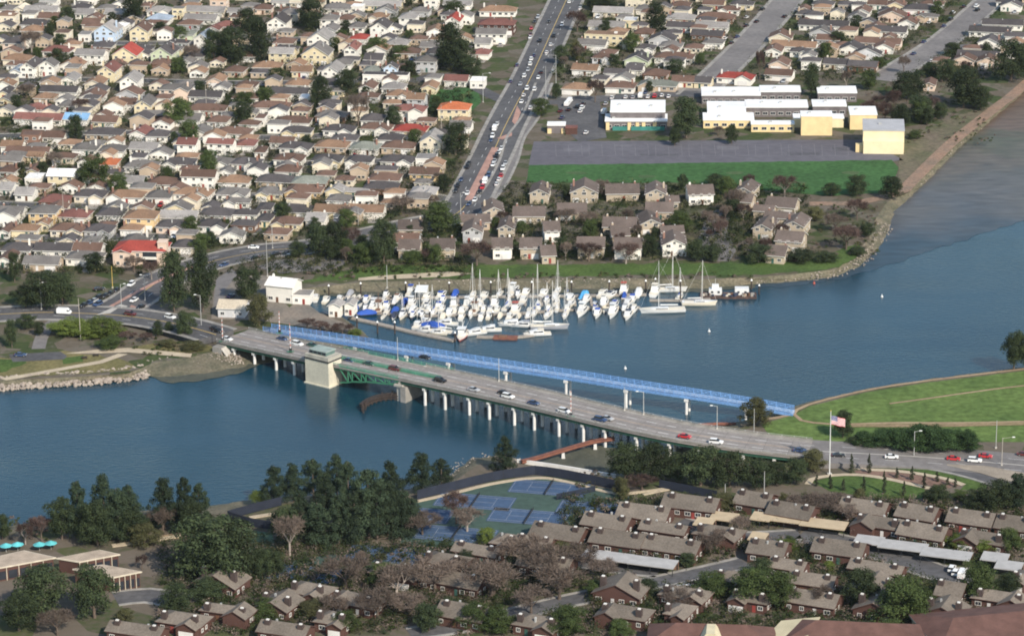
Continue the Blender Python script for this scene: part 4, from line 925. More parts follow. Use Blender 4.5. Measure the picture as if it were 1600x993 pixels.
SCH = [('flat white-roofed school wing with green mural', Z7(650, 432), Z7(1245, 428), 4.0, 13, SG, True), ('raised white-roofed school block', Z7(700, 345), Z7(1225, 338), 7.2, 22, SG, False),
       ('long white-roofed rear school wing', Z8(75, 180), Z8(480, 172), 4.2, 16, SG, True), ('long white-roofed rear school wing', Z8(480, 152), Z8(760, 150), 4.4, 12, SG, True), ('long white-roofed rear school wing', Z8(880, 160), Z8(1150, 158), 4.4, 13, SG, True),
       ('white-roofed middle school wing', Z8(115, 295), Z8(378, 290), 4.5, 20, SW, False), ('white-roofed middle school wing', Z8(380, 262), Z8(810, 256), 4.5, 14, SG, True), ('white-roofed middle school wing', Z8(845, 252), Z8(1078, 250), 4.5, 12, SG, True),
       ('white-roofed front school wing', Z8(85, 350), Z8(435, 345), 3.8, 13, SW, True), ('low yellow front school wing', Z8(418, 378), Z8(715, 374), 3.6, 6, SW, True), ('small white-roofed link building', Z8(712, 338), Z8(1060, 334), 4.2, 8, SWc, False),
       ('tall plain yellow school hall', Z8(765, 322), Z8(980, 318), 9.0, 9, SW, False), ('yellow school hall with roof vents', Z8(1105, 312), Z8(1290, 308), 7.0, 15, SW, False)]
for look, A, B, h, dp, m, wr in SCH:
    e, wd = block(None, A[0], B[0], A[1], h, dp, m, SR, rz=R(-3), winrow=wr, name='school_wing', y2=B[1]); reg(e, look, 'beside the playing field', 'school', 'school buildings')
    if 'mural' in look:
        for x0, x1 in ((-wd * .38, -wd * .14), (-wd * .08, wd * .46)):
            mb = MB(); mb.box(((x0 + x1) / 2, -1.2, -.2), (x1 - x0, .3, 2.0)); mb.build('mural_panel', TURQ, e)
        for x in (-.46, -.11, .02, .12, .3):
            mb = MB(); mb.box((x * wd, -.3, -.2), (wd * .055, .7, 3.6)); mb.build('yellow_pier', SW, e)
    if 'low yellow' in look:
        pass
e, wd = block(None, Z8(1195, 0)[0], Z8(1480, 0)[0], Z8(0, 420)[1], 10.0, 20, SWc, SRG, rz=R(-6), name='gymnasium'); reg(e, 'cream gymnasium with grey sloping roof', 'at the corner of the school yard', 'gymnasium')
mb = MB(); mb.box((0, -1.4, -.3), (wd * .98, 2.8, 5.6)); mb.build('lower_wall', SWc, e)
for z in (1.2, 6.6): mb = MB(); mb.box((-wd / 2 - .02, 1.5, z), (.15, 1.8, 1.6)); mb.build('window', GLASS, e)
mb = MB(); mb.box((-wd / 2 - 1.6, 2, -.3), (3.2, 5, 3.4)); mb.build('annexe', SW, e)
e, wd = block(None, Z7(95, 0)[0], Z7(265, 0)[0], Z7(0, 470)[1], 3.6, 6, SG, SR, rz=R(-3), name='gatehouse'); reg(e, 'small yellow-cornered entrance pavilion', 'left of the school car park', 'pavilion')
for x in (-wd / 2 + .9, wd / 2 - .9): mb = MB(); mb.box((x, -.3, -.3), (1.8, .8, 2.4)); mb.build('yellow_pier', SW, e)
e, wd = block(None, Z7(268, 0)[0], Z7(380, 0)[0], Z7(0, 495)[1], 3.0, 4, wall_m('r'), roof_m('m'), rz=R(-3), name='red_shed'); reg(e, 'small dark red shed', 'beside the entrance pavilion', 'shed')
# ================================================================== FOREGROUND CLUB, CARPORTS, CHURCH-LIKE SCHOOL
def flat_poly(name, pts, h, wallm, roofm, over=.8):
    P = [G(x, y, LZ + h) for x, y in pts]; c = sum(P, Vector()) / len(P); e = empty(name, (c.x, c.y, LZ))
    Q = [(p.x - c.x, p.y - c.y) for p in P]
    mb = MB(); mb.prism([(x * .93, y * .93) for x, y in Q], -.2, h - .4); mb.build('wall', wallm, e)
    mb = MB(); mb.prism(Q, h - .4, h); mb.build('roof', roofm, e)
    mb = MB(); mb.prism([(x * .94, y * .94) for x, y in Q], h - .02, h + .03); mb.build('roof_gravel', mat('gravel_roof', (0.42, 0.34, 0.26), .95, scale=.3, var=.1, fine=.15), e)
    FOOT.append((c.x, c.y - 8, 0, 30, 16)); return e
CRM = mat('cream_fascia', (0.62, 0.55, 0.43), .8)
for look, pts, h in (('wide flat-roofed clubhouse wing', [(-40, 876), (38, 859), (88, 870), (-10, 888)], 4.5), ('flat-roofed clubhouse wing with vented roof', [(88, 871), (156, 858), (188, 865), (124, 877)], 4.5), ('reddish-brown clubhouse wing', [(113, 888), (160, 881), (222, 892), (178, 901)], 5.0)):
    e = flat_poly('clubhouse', pts, h, wall_m('r'), CRM)
    Qa = [G(x, y, LZ + h) - Vector((e.location.x, e.location.y, LZ + h)) for x, y in pts]; a_, b_ = Qa[3] * .93, Qa[2] * .93
    for k in range(5):
        p_ = a_.lerp(b_, (k + .5) / 5); mb = MB(); mb.box((p_.x, p_.y, .4), ((b_ - a_).length / 6.5, .16, 2.6), math.atan2(b_.y - a_.y, b_.x - a_.x)); mb.build('window', GLASS, e)
        mb = MB(); p_ = a_.lerp(b_, k / 5) * 1.05; mb.box((p_.x, p_.y, 0), (.2, .2, h - .4)); mb.build('veranda_post', CRM, e)
    reg(e, look, 'at lower left', 'clubhouse', 'clubhouse wings')
WR = mat('carport_roof', (0.4, 0.39, 0.375), .7, var=.06, scale=.4); TR = mat('carport_roof_tan', (0.48, 0.38, 0.25), .8, var=.06, scale=.4)
def carport(px, py, wpx, m, look, place, rz=R(-20)):
    h = 2.7; p = G(px, py, LZ + h); wd = wpx / scale_at(px, py); e = empty('carport', (p.x, p.y, LZ + .1), rz); FOOT.append((p.x, p.y, rz, wd, 6))
    mb = MB(); mb.slab([(-wd / 2, -.2, h), (wd / 2, -.2, h), (wd / 2, 6, h + .3), (-wd / 2, 6, h + .3)], .3, 0, 0); mb.build('roof', m, e)
    n = max(2, int(wd / 5.4)) + 1
    for k in range(n):
        for y in (.3, 5.6): mb = MB(); mb.box((-wd / 2 + .3 + k * (wd - .6) / (n - 1), y, -.2), (.18, .18, h)); mb.build('post', DARKST, e)
    mb = MB(); mb.box((0, 5.8, -.2), (wd, .12, h)); mb.build('back_wall', wall_m('n'), e)
    reg(e, look, place, 'carport', 'carports of the foreground complex')
for x, y, wz, m, l, pl in ((490, 590, 265, WR, 'long pale grey carport', 'in the middle of the foreground'), (730, 622, 255, WR, 'long pale grey carport', 'in the middle of the foreground'), (1110, 380, 140, TR, 'small tan-roofed carport', 'below the bridge trees'), (1005, 408, 100, TR, 'small tan-roofed carport', 'below the bridge trees'),
                           (1310, 380, 110, TR, 'small tan-roofed carport', 'below the bridge trees'), (1290, 486, 90, TR, 'small tan-roofed carport', 'below the bridge trees'), (1215, 716, 150, WR, 'short square grey carport', 'near the lower centre'),
                           (1438, 388, 170, TR, 'tan-roofed long carport', 'left of the park lawn'), (1640, 418, 245, TR, 'tan-roofed long carport', 'left of the park lawn'), (1880, 505, 150, WR, 'grey carport in a row', 'right of centre'), (2060, 535, 255, WR, 'grey carport in a row', 'right of centre'),
                           (2290, 578, 265, WR, 'grey carport in a row', 'right of centre'), (2548, 595, 140, WR, 'pale carport', 'near the right edge'), (2622, 640, 140, WR, 'pale carport', 'near the right edge')):
    carport(800 + x / 3.39, 700 + y / 3.39, wz / 3.39, m, l, pl)
# bottom right: low red-brown roofs with cream walls
BRR = mat('redbrown_roof', (0.135, 0.072, 0.058), .9, scale=.3, var=.12, fine=.1); CRW = mat('cream_stucco', (0.6, 0.53, 0.36), .85, var=.05)
def big_roof(name, look, place, px, py, wd, dp, h, rise, rz, cat='hall'):
    p = G(px, py, LZ + h); e = empty(name, (p.x, p.y, LZ), rz); reg(e, look, place, cat); a = wd / 2
    mb = MB(); mb.box((0, dp / 2, -.2), (wd - 1.6, dp - 1.6, h + .2)); mb.build('wall', CRW, e)
    mb = MB(); r1, r2 = (-a * .55, dp / 2, h + rise), (a * .55, dp / 2, h + rise)
    mb.slab([(-a, 0, h), (a, 0, h), r2, r1], .4); mb.slab([(a, dp, h), (-a, dp, h), r1, r2], .4); mb.slab([(a, 0, h), (a, dp, h), r2], .4); mb.slab([(-a, dp, h), (-a, 0, h), r1], .4); mb.build('roof', [BRR, CRM], e)
    FOOT.append((p.x, p.y, rz, wd, dp)); return e
e = big_roof('hall', 'large red-brown hipped hall roof', 'at the bottom right corner', 1570, 1006, 38, 26, 5.0, 3.6, R(12))
mb = MB(); mb.box((-22, 6, -.2), (9, 8, 5.0)); mb.build('porch', CRM, e)
for k in range(5): mb = MB(); mb.box((-24 - 4.4 * k, 2 - 1.1 * k, -.2), (.4, .4, 3.6)); mb.build('walkway_post', CRM, e)
mb = MB(); mb.slab([(-21, 1, 3.7), (-21, 4.5, 3.7), (-46, -2.4, 3.7), (-46, -5.6, 3.7)], .4); mb.build('walkway_roof', CRM, e)
e = big_roof('hall', 'wide red-brown hall roof', 'behind the trees at bottom right', 1335, 1006, 40, 16, 4.5, 3.4, R(-8))
mb = MB(); mb.slab([(-27, -1, 3.2), (-14, -1, 5.0), (-10, 12, 7.2), (-21, 12, 5.5)], .4); mb.build('cream_roof', mat('cream_roof_sheet', (0.5, 0.44, 0.29), .85, var=.05), e)
e = big_roof('hall', 'red-brown roofed hall with cream gable window', 'at the bottom edge', 1110, 1008, 36, 14, 4.6, 3.6, R(-6))
mb = MB(); mb.poly([(-4.4, -.9, 4.2), (4.4, -.9, 4.2), (1.2, -.9, 8.6), (-1.2, -.9, 8.6)]); mb.poly([(-4.4, -.9, 4.2), (-1.2, -.9, 8.6), (-1.2, 6, 8.6), (-4.4, 6, 4.2)][::-1]); mb.poly([(4.4, -.9, 4.2), (4.4, 6, 4.2), (1.2, 6, 8.6), (1.2, -.9, 8.6)][::-1])
mb.poly([(-1.2, -.9, 8.6), (1.2, -.9, 8.6), (1.2, 6, 8.6), (-1.2, 6, 8.6)]); mb.box((0, 2.6, 0), (8, 6.9, 4.3)); g = mb.build('gable', CRW, e)
for x in (-.8, .2, 1.2):
    for z in (4.6, 5.8, 7.0): mb = MB(); mb.box((x * .8 - .15, -.98, z), (.55, .1, .85)); mb.build('pane', DARKST, g)
# marina clubhouse and boatyard sheds
def shed(name, look, place, px, py, wpx, dp, h, rz, wm, rm, T='s'):
    p = G(px, py, LZ + h); wd = wpx / scale_at(px, py); p.z = LZ + .1; e = house(p, rz, wd, dp, T, rm, wm, random.Random(int(px)), name=name, wh=h, garage=False); reg(e, look, place, 'building'); FOOT.append((p.x, p.y, rz, wd, dp)); return e
shed('harbour_office', 'tall white harbour office', 'beside the marina', 436, 447, 44, 9, 6.6, R(-20), 'w', 'w')
shed('harbour_office', 'low white harbour annexe', 'beside the marina', 470, 463, 28, 7, 3.2, R(-10), 'w', 'l', 'f')
shed('boat_shed', 'white pitched boat shed', 'on the boatyard slipway', 522, 478, 18, 6, 4.4, R(-12), 'w', 'l', 'g'); shed('boat_shed', 'white pitched boat shed', 'on the boatyard slipway', 545, 476, 14, 6, 4.2, R(-12), 'w', 'l', 'g')
shed('storage_shed', 'pale blue-grey storage shed', 'behind the bridge end', 361, 482, 42, 9, 3.6, R(-8), 'l', 'c')

# ================================================================== TREES
LEAF = {'D': leaf_mat('leaf_dark', (0.062, 0.082, 0.034), (0.026, 0.04, 0.022)), 'P': leaf_mat('leaf_pine', (0.052, 0.074, 0.038), (0.024, 0.04, 0.026)), 'M': leaf_mat('leaf_mid', (0.085, 0.115, 0.036), (0.045, 0.068, 0.024)),
        'Y': leaf_mat('leaf_yellow', (0.14, 0.18, 0.04), (0.08, 0.11, 0.028)), 'B': leaf_mat('twig_brown', (0.2, 0.155, 0.125), (0.12, 0.094, 0.078)), 'R': leaf_mat('twig_red', (0.13, 0.085, 0.07), (0.07, 0.047, 0.042)),
        'C': leaf_mat('leaf_cypress', (0.05, 0.058, 0.032), (0.026, 0.034, 0.022)), 'G': leaf_mat('leaf_hedge', (0.055, 0.095, 0.034), (0.026, 0.05, 0.02)), 'T': leaf_mat('leaf_olive', (0.12, 0.12, 0.05), (0.07, 0.07, 0.035))}
BARK = mat('bark', (0.13, 0.1, 0.08), .95, fine=.2); BARKW = mat('pale_bark', (0.34, 0.29, 0.25), .9, fine=.15)
def leaf_cloud(rnd, lobes, ncard, size, stretch=1.0):
    """leaf-sized faces spread through the shells of many small lobes"""
    V, F = [], []
    tot = sum(r ** 2 for _, r in lobes)
    for c, r in lobes:
        for _ in range(max(6, int(ncard * r * r / tot))):
            d = Vector((rnd.gauss(0, 1), rnd.gauss(0, 1), rnd.gauss(0, 1))).normalized()
            if d.z < -.35 and rnd.random() < .6: d.z *= -1
            p = c + Vector((d.x, d.y, d.z * stretch)) * (r * (rnd.random() ** .35) * rnd.uniform(.85, 1.12))
            nrm = (d + Vector((rnd.gauss(0, .55), rnd.gauss(0, .55), rnd.gauss(0, .55) + .25))).normalized()
            a = nrm.orthogonal().normalized(); a.rotate(Matrix.Rotation(rnd.uniform(0, 6.28), 3, nrm)); b = nrm.cross(a); s = size * rnd.uniform(.55, 1.3)
            k = len(V); V += [tuple(p - a * s), tuple(p + b * s * .55), tuple(p + a * s), tuple(p - b * s * .55)]; F.append((k, k + 1, k + 2, k + 3))
    return V, F
def mesh_of(name, V, F, m):
    me = bpy.data.meshes.new(name); me.from_pydata(V, [], F); me.materials.append(m); me.update(); return me
def limbs(mb, rnd, p, d, L, r, depth, ends, spread=.7):
    q = p + d * L; mb.tube(p, q, r, r * .65, 5 if depth > 1 else 3, cap=False)
    if depth == 0: ends.append(q); return
    for _ in range(3 if depth > 1 else 4):
        e = (d + Vector((rnd.gauss(0, spread), rnd.gauss(0, spread), rnd.gauss(.1, spread * .6)))).normalized(); limbs(mb, rnd, q, e, L * rnd.uniform(.55, .8), r * .55, depth - 1, ends, spread)
PROTO = {}
def proto(kind, var):
    """unit tree: height 1, crown radius 0.5; returns trunk mesh, crown mesh"""
    if (kind, var) in PROTO: return PROTO[(kind, var)]
    rnd = random.Random(hash((ord(kind), var)) & 0xffff); mt = MB(); lobes = []
    if kind in 'DMYTG':
        base = .06 if kind == 'Y' else .1; n = rnd.randint(34, 44)
        for q in range(n):
            t = (q + .5) / n; z = base + .06 + (.8 - base) * t; rad = .4 * math.sin(math.pi * min(1, .22 + t * .7)) ** .6
            a = q * 2.4 + rnd.uniform(-.5, .5); rr = rad * rnd.uniform(.25, 1); lobes.append((Vector((math.cos(a) * rr, math.sin(a) * rr, z + rnd.uniform(-.03, .03))), rnd.uniform(.1, .185)))
        V, F = leaf_cloud(rnd, lobes, 7500, .021, .8)
        mt.tube((0, 0, -.05), (0, 0, .45), .03, .018, 7)
        for c, r in lobes[:9]: mt.tube((0, 0, rnd.uniform(.12, .4)), c, .012, .005, 4, cap=False)
    elif kind == 'P':
        n = 46
        for q in range(n):
            t = ((q + .5) / n) ** .85; z = .1 + .82 * t; rad = .46 * (1 - t) ** .55 + .03; a = q * 2.4 + rnd.uniform(-.6, .6); rr = rad * rnd.uniform(.2, 1)
            lobes.append((Vector((math.cos(a) * rr, math.sin(a) * rr, z + rnd.uniform(-.04, .04))), rnd.uniform(.09, .17) * (1.15 - .5 * t)))
        V, F = leaf_cloud(rnd, lobes, 8000, .02, .7)
        mt.tube((0, 0, -.05), (0, 0, .95), .026, .006, 7)
        for c, r in lobes[:14]: mt.tube((0, 0, max(0, c.z - .08)), c, .009, .003, 4, cap=False)
    elif kind == 'C':
        for k in range(14):
            t = k / 13; z = .06 + .9 * t; rad = .36 * math.sin(math.pi * min(1, .3 + .68 * t)); a = rnd.uniform(0, 6.28); lobes.append((Vector((math.cos(a) * rad * .4, math.sin(a) * rad * .4, z)), rad * .75 + .05))
        V, F = [], []
        for c, r in lobes:
            v, f = leaf_cloud(rnd, [(Vector((c.x, c.y, 0)), r)], 60, .05, .22); k = len(V); V += [(x, y, z + c.z) for x, y, z in v]; F += [tuple(i + k for i in q) for q in f]
        mt.tube((0, 0, -.05), (0, 0, .5), .05, .03, 6)
    else:                                                 # bare winter crown: limbs and fine twigs
        ends = []; d0 = Vector((0, 0, 1)); mt.tube((0, 0, -.05), (0, 0, .26), .03, .024, 7)
        for k in range(5):
            a = k * 1.256 + rnd.uniform(-.3, .3); limbs(mt, rnd, Vector((0, 0, .24)), Vector((math.cos(a) * .62, math.sin(a) * .62, .85)).normalized(), .23, .016, 2, ends, .55)
        V, F = [], []
        for e in ends:
            for _ in range(30):
                d = Vector((rnd.gauss(0, 1), rnd.gauss(0, 1), rnd.gauss(.35, 1))).normalized(); p = e + d * rnd.uniform(0, .09); q = p + (d + Vector((rnd.gauss(0, .4), rnd.gauss(0, .4), .3))).normalized() * rnd.uniform(.05, .11)
                s = d.cross(Vector((rnd.gauss(0, 1), rnd.gauss(0, 1), rnd.gauss(0, 1)))).normalized() * .0055; k = len(V)
                V += [tuple(p - s), tuple(p + s), tuple(q + s * .5), tuple(q - s * .5)]; F.append((k, k + 1, k + 2, k + 3))
        mx = max(v[2] for v in V); V = [(x, y, z / mx) for x, y, z in V]; mt.v = [(x, y, z / mx if z > 0 else z) for x, y, z in mt.v]
    PROTO[(kind, var)] = (mt.mesh('trunk', [BARKW if kind in 'BR' and var == 0 else BARK]), mesh_of('crown', V, F, LEAF[kind]))
    return PROTO[(kind, var)]
LOOK = {'D': 'dark evergreen tree', 'P': 'tall dark pine tree', 'M': 'mid-green rounded tree', 'Y': 'bright yellow-green bushy tree', 'B': 'bare brown winter tree', 'R': 'bare reddish-brown tree', 'C': 'slim young cypress', 'T': 'olive-green bushy tree', 'G': 'dense green hedge bush'}
def tzone(px, py):
    if py > 700:
        if px < 400: return 'at the lower left shore' if py < 870 else 'beside the clubhouse'
        if px < 760: return 'between channel and tennis courts' if py < 872 else 'among the lower centre roofs'
        if px < 1200: return 'below the bridge' if py < 790 else 'among the foreground townhouses'
        return 'around the park lawn' if py < 800 else 'at the lower right'
    if px > 1150 and py > 560: return 'on the grassy levee'
    if py > 425 and px < 420: return 'near the road junction'
    if py > 340: return 'above the marina' if px < 1160 else 'on the waterside point'
    if px > 800 and py > 120: return 'around the school'
    if px > 820: return 'among the upper right houses'
    if py < 70: return 'along the top left edge'
    if py < 150: return 'among the upper left houses'
    if py < 230: return 'among the middle left houses'
    return 'among the lower left houses'
TREES = """107 40 28 26 D;210 35 45 40 D;50 88 38 36 B;87 42 16 18 M;112 62 20 18 D;251 55 20 24 D;283 62 20 22 M;335 95 46 40 D;362 97 54 50 D;404 96 66 46 D;387 60 45 45 D;300 100 28 30 B;277 115 24 22 M;185 112 14 30 B;232 115 14 16 M;279 196 42 44 M;118 222 42 30 D;128 180 26 30 R
382 170 24 36 M;26 172 24 18 D;42 155 24 30 B;86 262 24 30 B;149 292 46 58 M;487 45 50 50 D;703 110 72 52 D;722 112 50 44 D;736 118 30 36 D;693 105 30 28 M;502 170 50 40 D;542 148 38 40 D;590 85 26 30 M;626 90 18 36 M;433 125 18 26 M;415 160 22 32 M;712 242 50 48 D;560 200 50 40 B
533 62 15 18 M;640 60 12 16 M;709 25 22 40 M;941 15 20 45 D;1025 50 45 36 D;902 50 32 36 R;876 100 28 26 D;900 95 30 20 T;988 82 28 30 M;960 103 18 20 D;1055 115 22 30 D;930 160 36 30 R;845 182 28 30 M;869 155 24 14 D;1072 215 62 56 D;1054 228 28 22 D;1122 212 14 20 B;1143 225 30 20 D;1187 130 50 16 R
1015 145 18 12 D;1268 150 50 28 D;1310 70 20 30 D;1289 92 24 24 M;1338 42 18 20 D;1372 108 18 24 M;1412 115 28 20 B;1420 155 42 54 D;1438 190 40 50 D;1505 168 58 64 D;1455 120 22 26 D;1580 127 62 60 D;1602 120 50 44 D;1525 168 22 28 M;1488 87 20 26 D;1322 140 28 18 B;1357 140 30 30 M;1450 178 26 40 R;1465 25 22 20 M;1380 172 22 40 R;1360 180 22 34 R;1395 192 20 36 R
1428 217 12 22 M;1226 308 34 44 R;1299 306 20 28 D;1339 306 32 34 D;1393 310 34 42 D;1273 345 22 30 T;1339 343 32 36 R;1305 362 26 40 B;1322 390 38 56 R;1354 370 20 28 D;1252 408 18 50 D;1290 408 14 40 D;1340 398 12 30 D;1067 298 26 18 D;1118 290 18 30 D;1150 335 38 40 B;1062 360 28 44 M;877 402 32 24 D;920 408 28 44 R;978 412 32 50 R
1017 402 34 28 D;1088 408 32 36 D;1112 408 24 30 D;1185 410 28 50 D;815 365 20 20 M;885 350 24 36 B;918 355 24 36 B;940 302 20 28 B;500 400 48 50 D;523 398 50 50 D;547 395 40 36 R;600 413 72 44 D;570 410 30 50 M;541 412 26 20 B;628 335 30 40 B;641 370 18 14 D;688 362 44 56 M;664 370 34 12 C;645 410 18 40 M;670 410 22 26 R;745 415 36 60 R
542 345 22 30 B;272 487 95 46 D;317 487 95 52 D;70 480 56 70 D;23 440 46 22 D;98 477 50 50 D;40 480 34 50 D;210 425 24 34 B;237 437 30 30 R;387 472 54 50 D;405 508 46 50 T;313 395 30 30 M;299 365 26 28 M;33 272 18 20 D;67 275 22 20 D;27 292 12 18 M;227 292 14 16 D;352 360 18 20 M;148 425 30 34 D;394 287 14 14 D;19 543 44 20 D;42 513 22 34 D;62 524 22 18 D
110 524 26 64 Y;165 524 26 70 Y;140 528 18 40 Y;172 542 14 50 M;247 525 24 18 D;264 524 22 14 D;290 530 42 36 D;200 530 12 30 R;228 534 14 26 R;262 541 10 30 T;300 546 12 40 T;124 840 100 40 P;165 840 108 54 P;204 838 92 46 P;97 842 66 50 D;142 845 60 60 D;257 826 88 48 P;290 822 88 34 P;312 820 72 38 P;207 845 50 60 D;255 832 40 50 B;65 845 40 36 R
40 850 34 36 R;4 842 40 30 D;333 908 105 128 D;375 905 90 74 D;65 962 80 90 D;148 965 82 76 D;30 985 60 60 D;222 890 24 20 R;277 955 44 50 D;325 938 34 60 D;195 968 18 30 T;90 992 40 60 B;430 785 66 38 P;459 780 62 34 P;490 778 68 44 P;527 770 66 40 P;497 850 74 66 P;530 848 84 60 P;577 840 122 72 P;607 835 92 60 P;628 820 62 50 P;660 763 62 44 P
690 757 46 32 P;453 867 62 58 B;713 818 52 48 R;410 905 50 40 D;430 900 40 34 D;760 847 22 32 Y;730 880 20 34 D;693 862 16 22 D;540 920 48 90 B;565 890 30 24 B;660 835 36 60 B;620 935 50 90 B;680 925 50 90 B;768 935 56 100 B;590 970 50 80 B;670 985 42 50 D;740 980 36 60 M;780 988 40 50 M;420 965 28 50 M;490 962 22 60 T;405 782 16 30 Y;977 748 58 56 D;1024 748 56 70 D
1060 752 44 50 D;1095 758 60 84 D;1140 760 56 60 D;1180 760 44 60 D;790 736 60 36 P;1003 765 20 60 R;845 912 60 100 B;815 890 50 90 B;874 936 50 90 B;900 890 40 80 B;730 830 34 60 B;1010 930 26 40 D;885 992 44 70 M;970 993 24 40 M;1075 885 22 30 D;1130 795 22 50 T;1110 868 34 50 B;1125 855 28 40 B;1070 950 30 80 B;1110 930 34 60 M;1178 945 56 80 M;1190 900 30 36 D;833 868 16 40 T;883 860 16 60 T
1155 840 34 40 B;1212 757 36 44 D;1245 755 40 40 D;1272 735 32 38 T;1330 739 30 8 C;1358 739 30 8 C;1276 759 18 7 C;1297 763 22 8 C;1318 766 18 8 C;1349 770 26 8 C;1381 770 34 8 C;1412 775 24 7 C;1401 746 16 7 C;1425 750 22 8 C;1444 762 24 8 C;1464 752 16 7 C;1481 757 12 7 C;1492 760 14 7 C;1465 785 28 38 D;1500 780 14 30 M;1560 795 44 70 D;1590 795 64 44 P;1530 795 30 50 D
1317 683 42 34 D;1350 697 22 44 G;1405 702 32 60 G;1436 703 40 70 G;1480 704 34 60 G;1510 703 30 50 G;1347 950 64 60 D;1407 972 66 100 M;1440 962 44 50 M;1527 937 56 64 M;1575 928 34 40 D;1218 950 56 60 M;1262 945 24 36 Y;1283 952 36 40 B;1335 993 20 40 D;1383 994 20 36 D;1228 860 18 36 Y;1295 890 14 20 Y;1467 852 22 30 Y;1503 857 22 40 Y;1540 862 20 40 Y;1578 862 36 40 M
1290 800 26 90 B;1245 800 24 60 B;1325 812 24 60 B;1340 795 18 40 B;1584 575 56 40 D;1602 572 50 40 D;1180 665 42 50 T;520 520 14 30 R;535 522 16 36 R;500 516 14 30 R;480 512 14 30 R;555 524 9 24 Y"""
ET = []
rt = random.Random(33)
def scatter(n, box, kinds, hmin, hmax):
    k = 0; tr = 0
    while k < n and tr < n * 40:
        tr += 1; x, y = rt.uniform(box[0], box[2]), rt.uniform(box[1], box[3]); g = G(x, y); sc1 = scale_at(x, y); h = rt.uniform(hmin, hmax)
        if any((g.x - a) ** 2 + (g.y - b) ** 2 < 9 for a, b in TPX) or on_road(g.x, g.y, 1.5): continue
        if in_foot(g.x, g.y, h * .28): continue
        TPX.append((g.x, g.y)); ET.append('%.1f %.1f %.1f %.1f %s' % (x, y, h * sc1, h * sc1 * rt.uniform(.75, 1.1), rt.choice(kinds))); k += 1
def in_foot(x, y, mrg=1.0):
    for fx, fy, rz, wd, dp in FOOT:
        dx, dy = x - fx, y - fy
        if abs(dx) > 40 or abs(dy) > 40: continue
        c, s = math.cos(rz), math.sin(rz); u, v = dx * c + dy * s, -dx * s + dy * c
        if abs(u) < wd / 2 + mrg and -mrg < v < dp + mrg: return True
    return False
scatter(40, (0, 8, 720, 420), 'DDDMD', 5, 10); scatter(8, (880, 5, 1590, 130), 'DDMB', 5, 8); scatter(26, (640, 292, 1250, 408), 'DRRMB', 4, 8); scatter(10, (1360, 110, 1540, 205), 'DDRM', 6, 11)
scatter(8, (960, 775, 1590, 860), 'DMBT', 3.5, 6)
TREES += ';470 842 80 50 P;555 846 90 56 P;590 843 100 56 P;642 830 60 46 P;510 800 70 40 P;545 792 80 40 P;612 802 90 44 P;185 843 92 48 P;152 852 66 56 D;226 852 34 50 T;300 838 56 50 D;450 850 60 56 D'
TREES += ';520 965 34 60 B;640 962 36 70 B;725 908 34 66 B;830 958 38 74 B;945 905 30 60 B;600 912 30 56 M;540 985 30 50 M;700 960 26 44 D;930 930 24 36 M;1345 1004 34 56 D;1390 1006 36 56 M;1300 992 26 40 D;1380 697 26 50 G;1460 703 36 60 G;1336 697 16 30 D'
TREES += ';' + ';'.join(ET)
nk = {}
for e in TREES.replace('\n', ';').split(';'):
    x, y, h, wd, k = e.split(); x, y, h, wd = map(float, (x, y, h, wd)); p = G(x, y); s = scale_at(x, y); H, Wd = h / s, wd / s
    if k in 'DMYTG': H *= 1.14; Wd *= 1.24
    if k == 'P': Wd *= 1.4; H *= 1.0
    if k in 'BR': Wd *= 1.15; H *= 1.12
    if k == 'C': Wd *= 1.5; H *= 1.1
    i = nk.get(k, 0); nk[k] = i + 1; t, c = proto(k, i % (2 if k == 'C' else 4))
    o = empty({'C': 'cypress_tree', 'G': 'hedge_bush', 'Y': 'bushy_tree', 'T': 'bushy_tree', 'P': 'pine_tree', 'B': 'bare_tree', 'R': 'bare_tree'}.get(k, 'tree'), p, (i * 2.399) % 6.28)
    zs = (Wd, Wd * (.85 if Wd > 14 else 1), H); a = link('trunk', t, o, scl=zs); b = link('crown', c, o, scl=zs)
    reg(o, LOOK[k], tzone(x, y), 'tree', 'trees')
# shrubs and garden planting between the houses: one mass nobody could count
def inside(x, y, mrg=1.0):
    for fx, fy, rz, wd, dp in FOOT:
        dx, dy = x - fx, y - fy
        if abs(dx) > 40 or abs(dy) > 40: continue
        c, s = math.cos(rz), math.sin(rz); u, v = dx * c + dy * s, -dx * s + dy * c
        if abs(u) < wd / 2 + mrg and -mrg < v < dp + mrg: return True
    return False
AVEP = [(p.x, p.y) for p in AVE]
def shrub_mass(name, boxes, n, kinds, rnd, hmin=.6, hmax=2.2, label=''):
    groups = {k: ([], []) for k in kinds}; tries = 0; made = 0
    while made < n and tries < n * 12:
        tries += 1; x0, y0, x1, y1 = rnd.choices(boxes, [(b[2] - b[0]) * (b[3] - b[1]) for b in boxes])[0]; px, py = rnd.uniform(x0, x1), rnd.uniform(y0, y1); p = G(px, py)
        if inside(p.x, p.y, .3) or on_road(p.x, p.y, .6): continue
        k = rnd.choice(kinds); hh = rnd.uniform(hmin, hmax); V, F = groups[k]; r = hh * rnd.uniform(.5, .9)
        v, f = leaf_cloud(rnd, [(Vector((p.x + rnd.uniform(-r, r) * .6, p.y + rnd.uniform(-r, r) * .6, LZ + hh * .5)), r * .8) for _ in range(3)], 42, .3, hh / (2 * r) * 1.1); i = len(V); V += v; F += [tuple(j + i for j in q) for q in f]; made += 1
    for k in kinds:
        if groups[k][0]:
            o = link(name, mesh_of(name, groups[k][0], groups[k][1], LEAF[k])); o['kind'] = 'stuff'; o['label'] = label + (' of dark leaves' if k == 'D' else ' of green leaves' if k == 'M' else ' of olive leaves' if k == 'T' else ' of brown twigs')
rs = random.Random(5)
